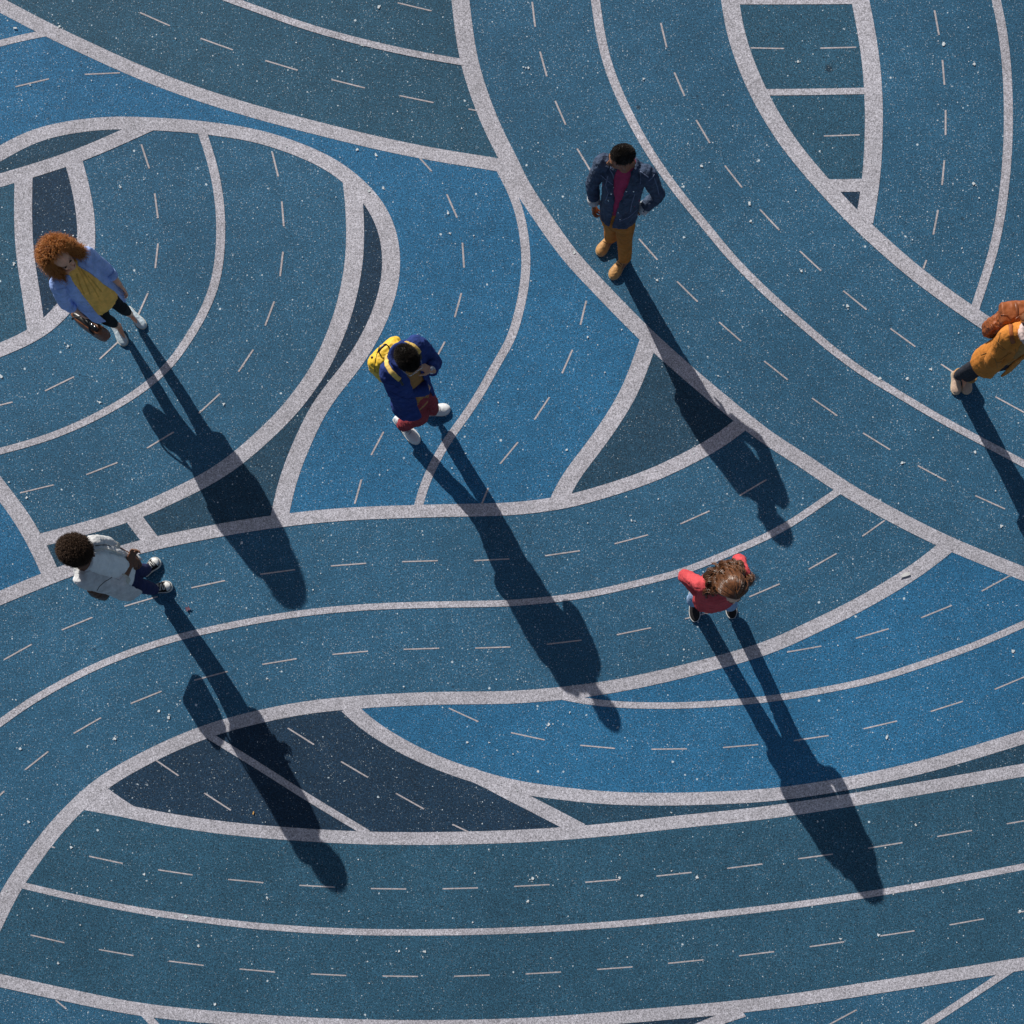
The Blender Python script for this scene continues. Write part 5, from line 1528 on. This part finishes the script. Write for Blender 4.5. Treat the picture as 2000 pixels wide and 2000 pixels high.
# pale droppings and chips, nobody could count them
rng = random.Random(21)
vs, fs = [], []
big = [(117, 53), (236, 366), (143, 461), (28, 515), (133, 676), (195, 786), (437, 789), (53, 972), (1032, 134), (1257, 155), (1370, 325), (1463, 398), (1122, 493), (1283, 547), (1147, 659), (1106, 879), (1233, 1016), (1113, 1391), (1071, 1415),
       (955, 1450), (913, 1450), (1732, 1440), (1904, 883), (1761, 905), (1955, 1028), (1978, 1271), (2, 735), (472, 1061), (56, 1605), (282, 1707), (140, 1655), (420, 1961), (829, 1858), (779, 1857), (388, 1847), (522, 1753), (114, 1881), (1788, 1611),
       (1715, 1825), (1991, 1779), (1640, 1833), (740, 14), (707, 89), (1842, 86), (1901, 126), (699, 293), (734, 303), (749, 368), (721, 374), (875, 416), (879, 456), (1558, 120), (1901, 360), (1952, 421), (1466, 432), (1565, 529), (1654, 597), (1770, 1122),
       (1718, 740), (1818, 721), (1771, 740), (330, 1401), (224, 1443), (40, 1462), (310, 1388), (522, 1325), (1210, 1714), (1253, 1749), (1362, 1713), (1031, 1760), (1040, 1715), (363, 1790)]
def blob(x, y, rad):
    n = rng.randint(6, 10); b0 = len(vs); c_ = W(x, y)
    zz = 0.0062 + rng.random() * 0.002
    for k in range(n):
        a = 2 * math.pi * k / n
        rr = rad * rng.uniform(0.35, 1.35)
        vs.append(c_ + Vector((math.cos(a) * rr, math.sin(a) * rr, zz)))
    fs.append(tuple(range(b0, b0 + n)))
for x, y in big:
    blob(x, y, rng.uniform(0.011, 0.017))
    for _ in range(rng.randint(0, 4)): blob(x + rng.gauss(0, 5), y + rng.gauss(0, 5), rng.uniform(0.003, 0.007))
for _ in range(900):
    blob(rng.uniform(-300, 2300), rng.uniform(-300, 2300), rng.choice((0.0035, 0.004, 0.005, 0.007)))
me = bpy.data.meshes.new('paint_chips'); me.from_pydata(vs, [], fs)
o = link_mesh('paint_chips', me, smooth_mat('chalky_chip', (0.66, 0.71, 0.73, 1), 0.9, 0.1, var=0.2), None, False)
tag(o, 'pale chips and droppings scattered over the blue ground', 'debris', None, 'stuff')
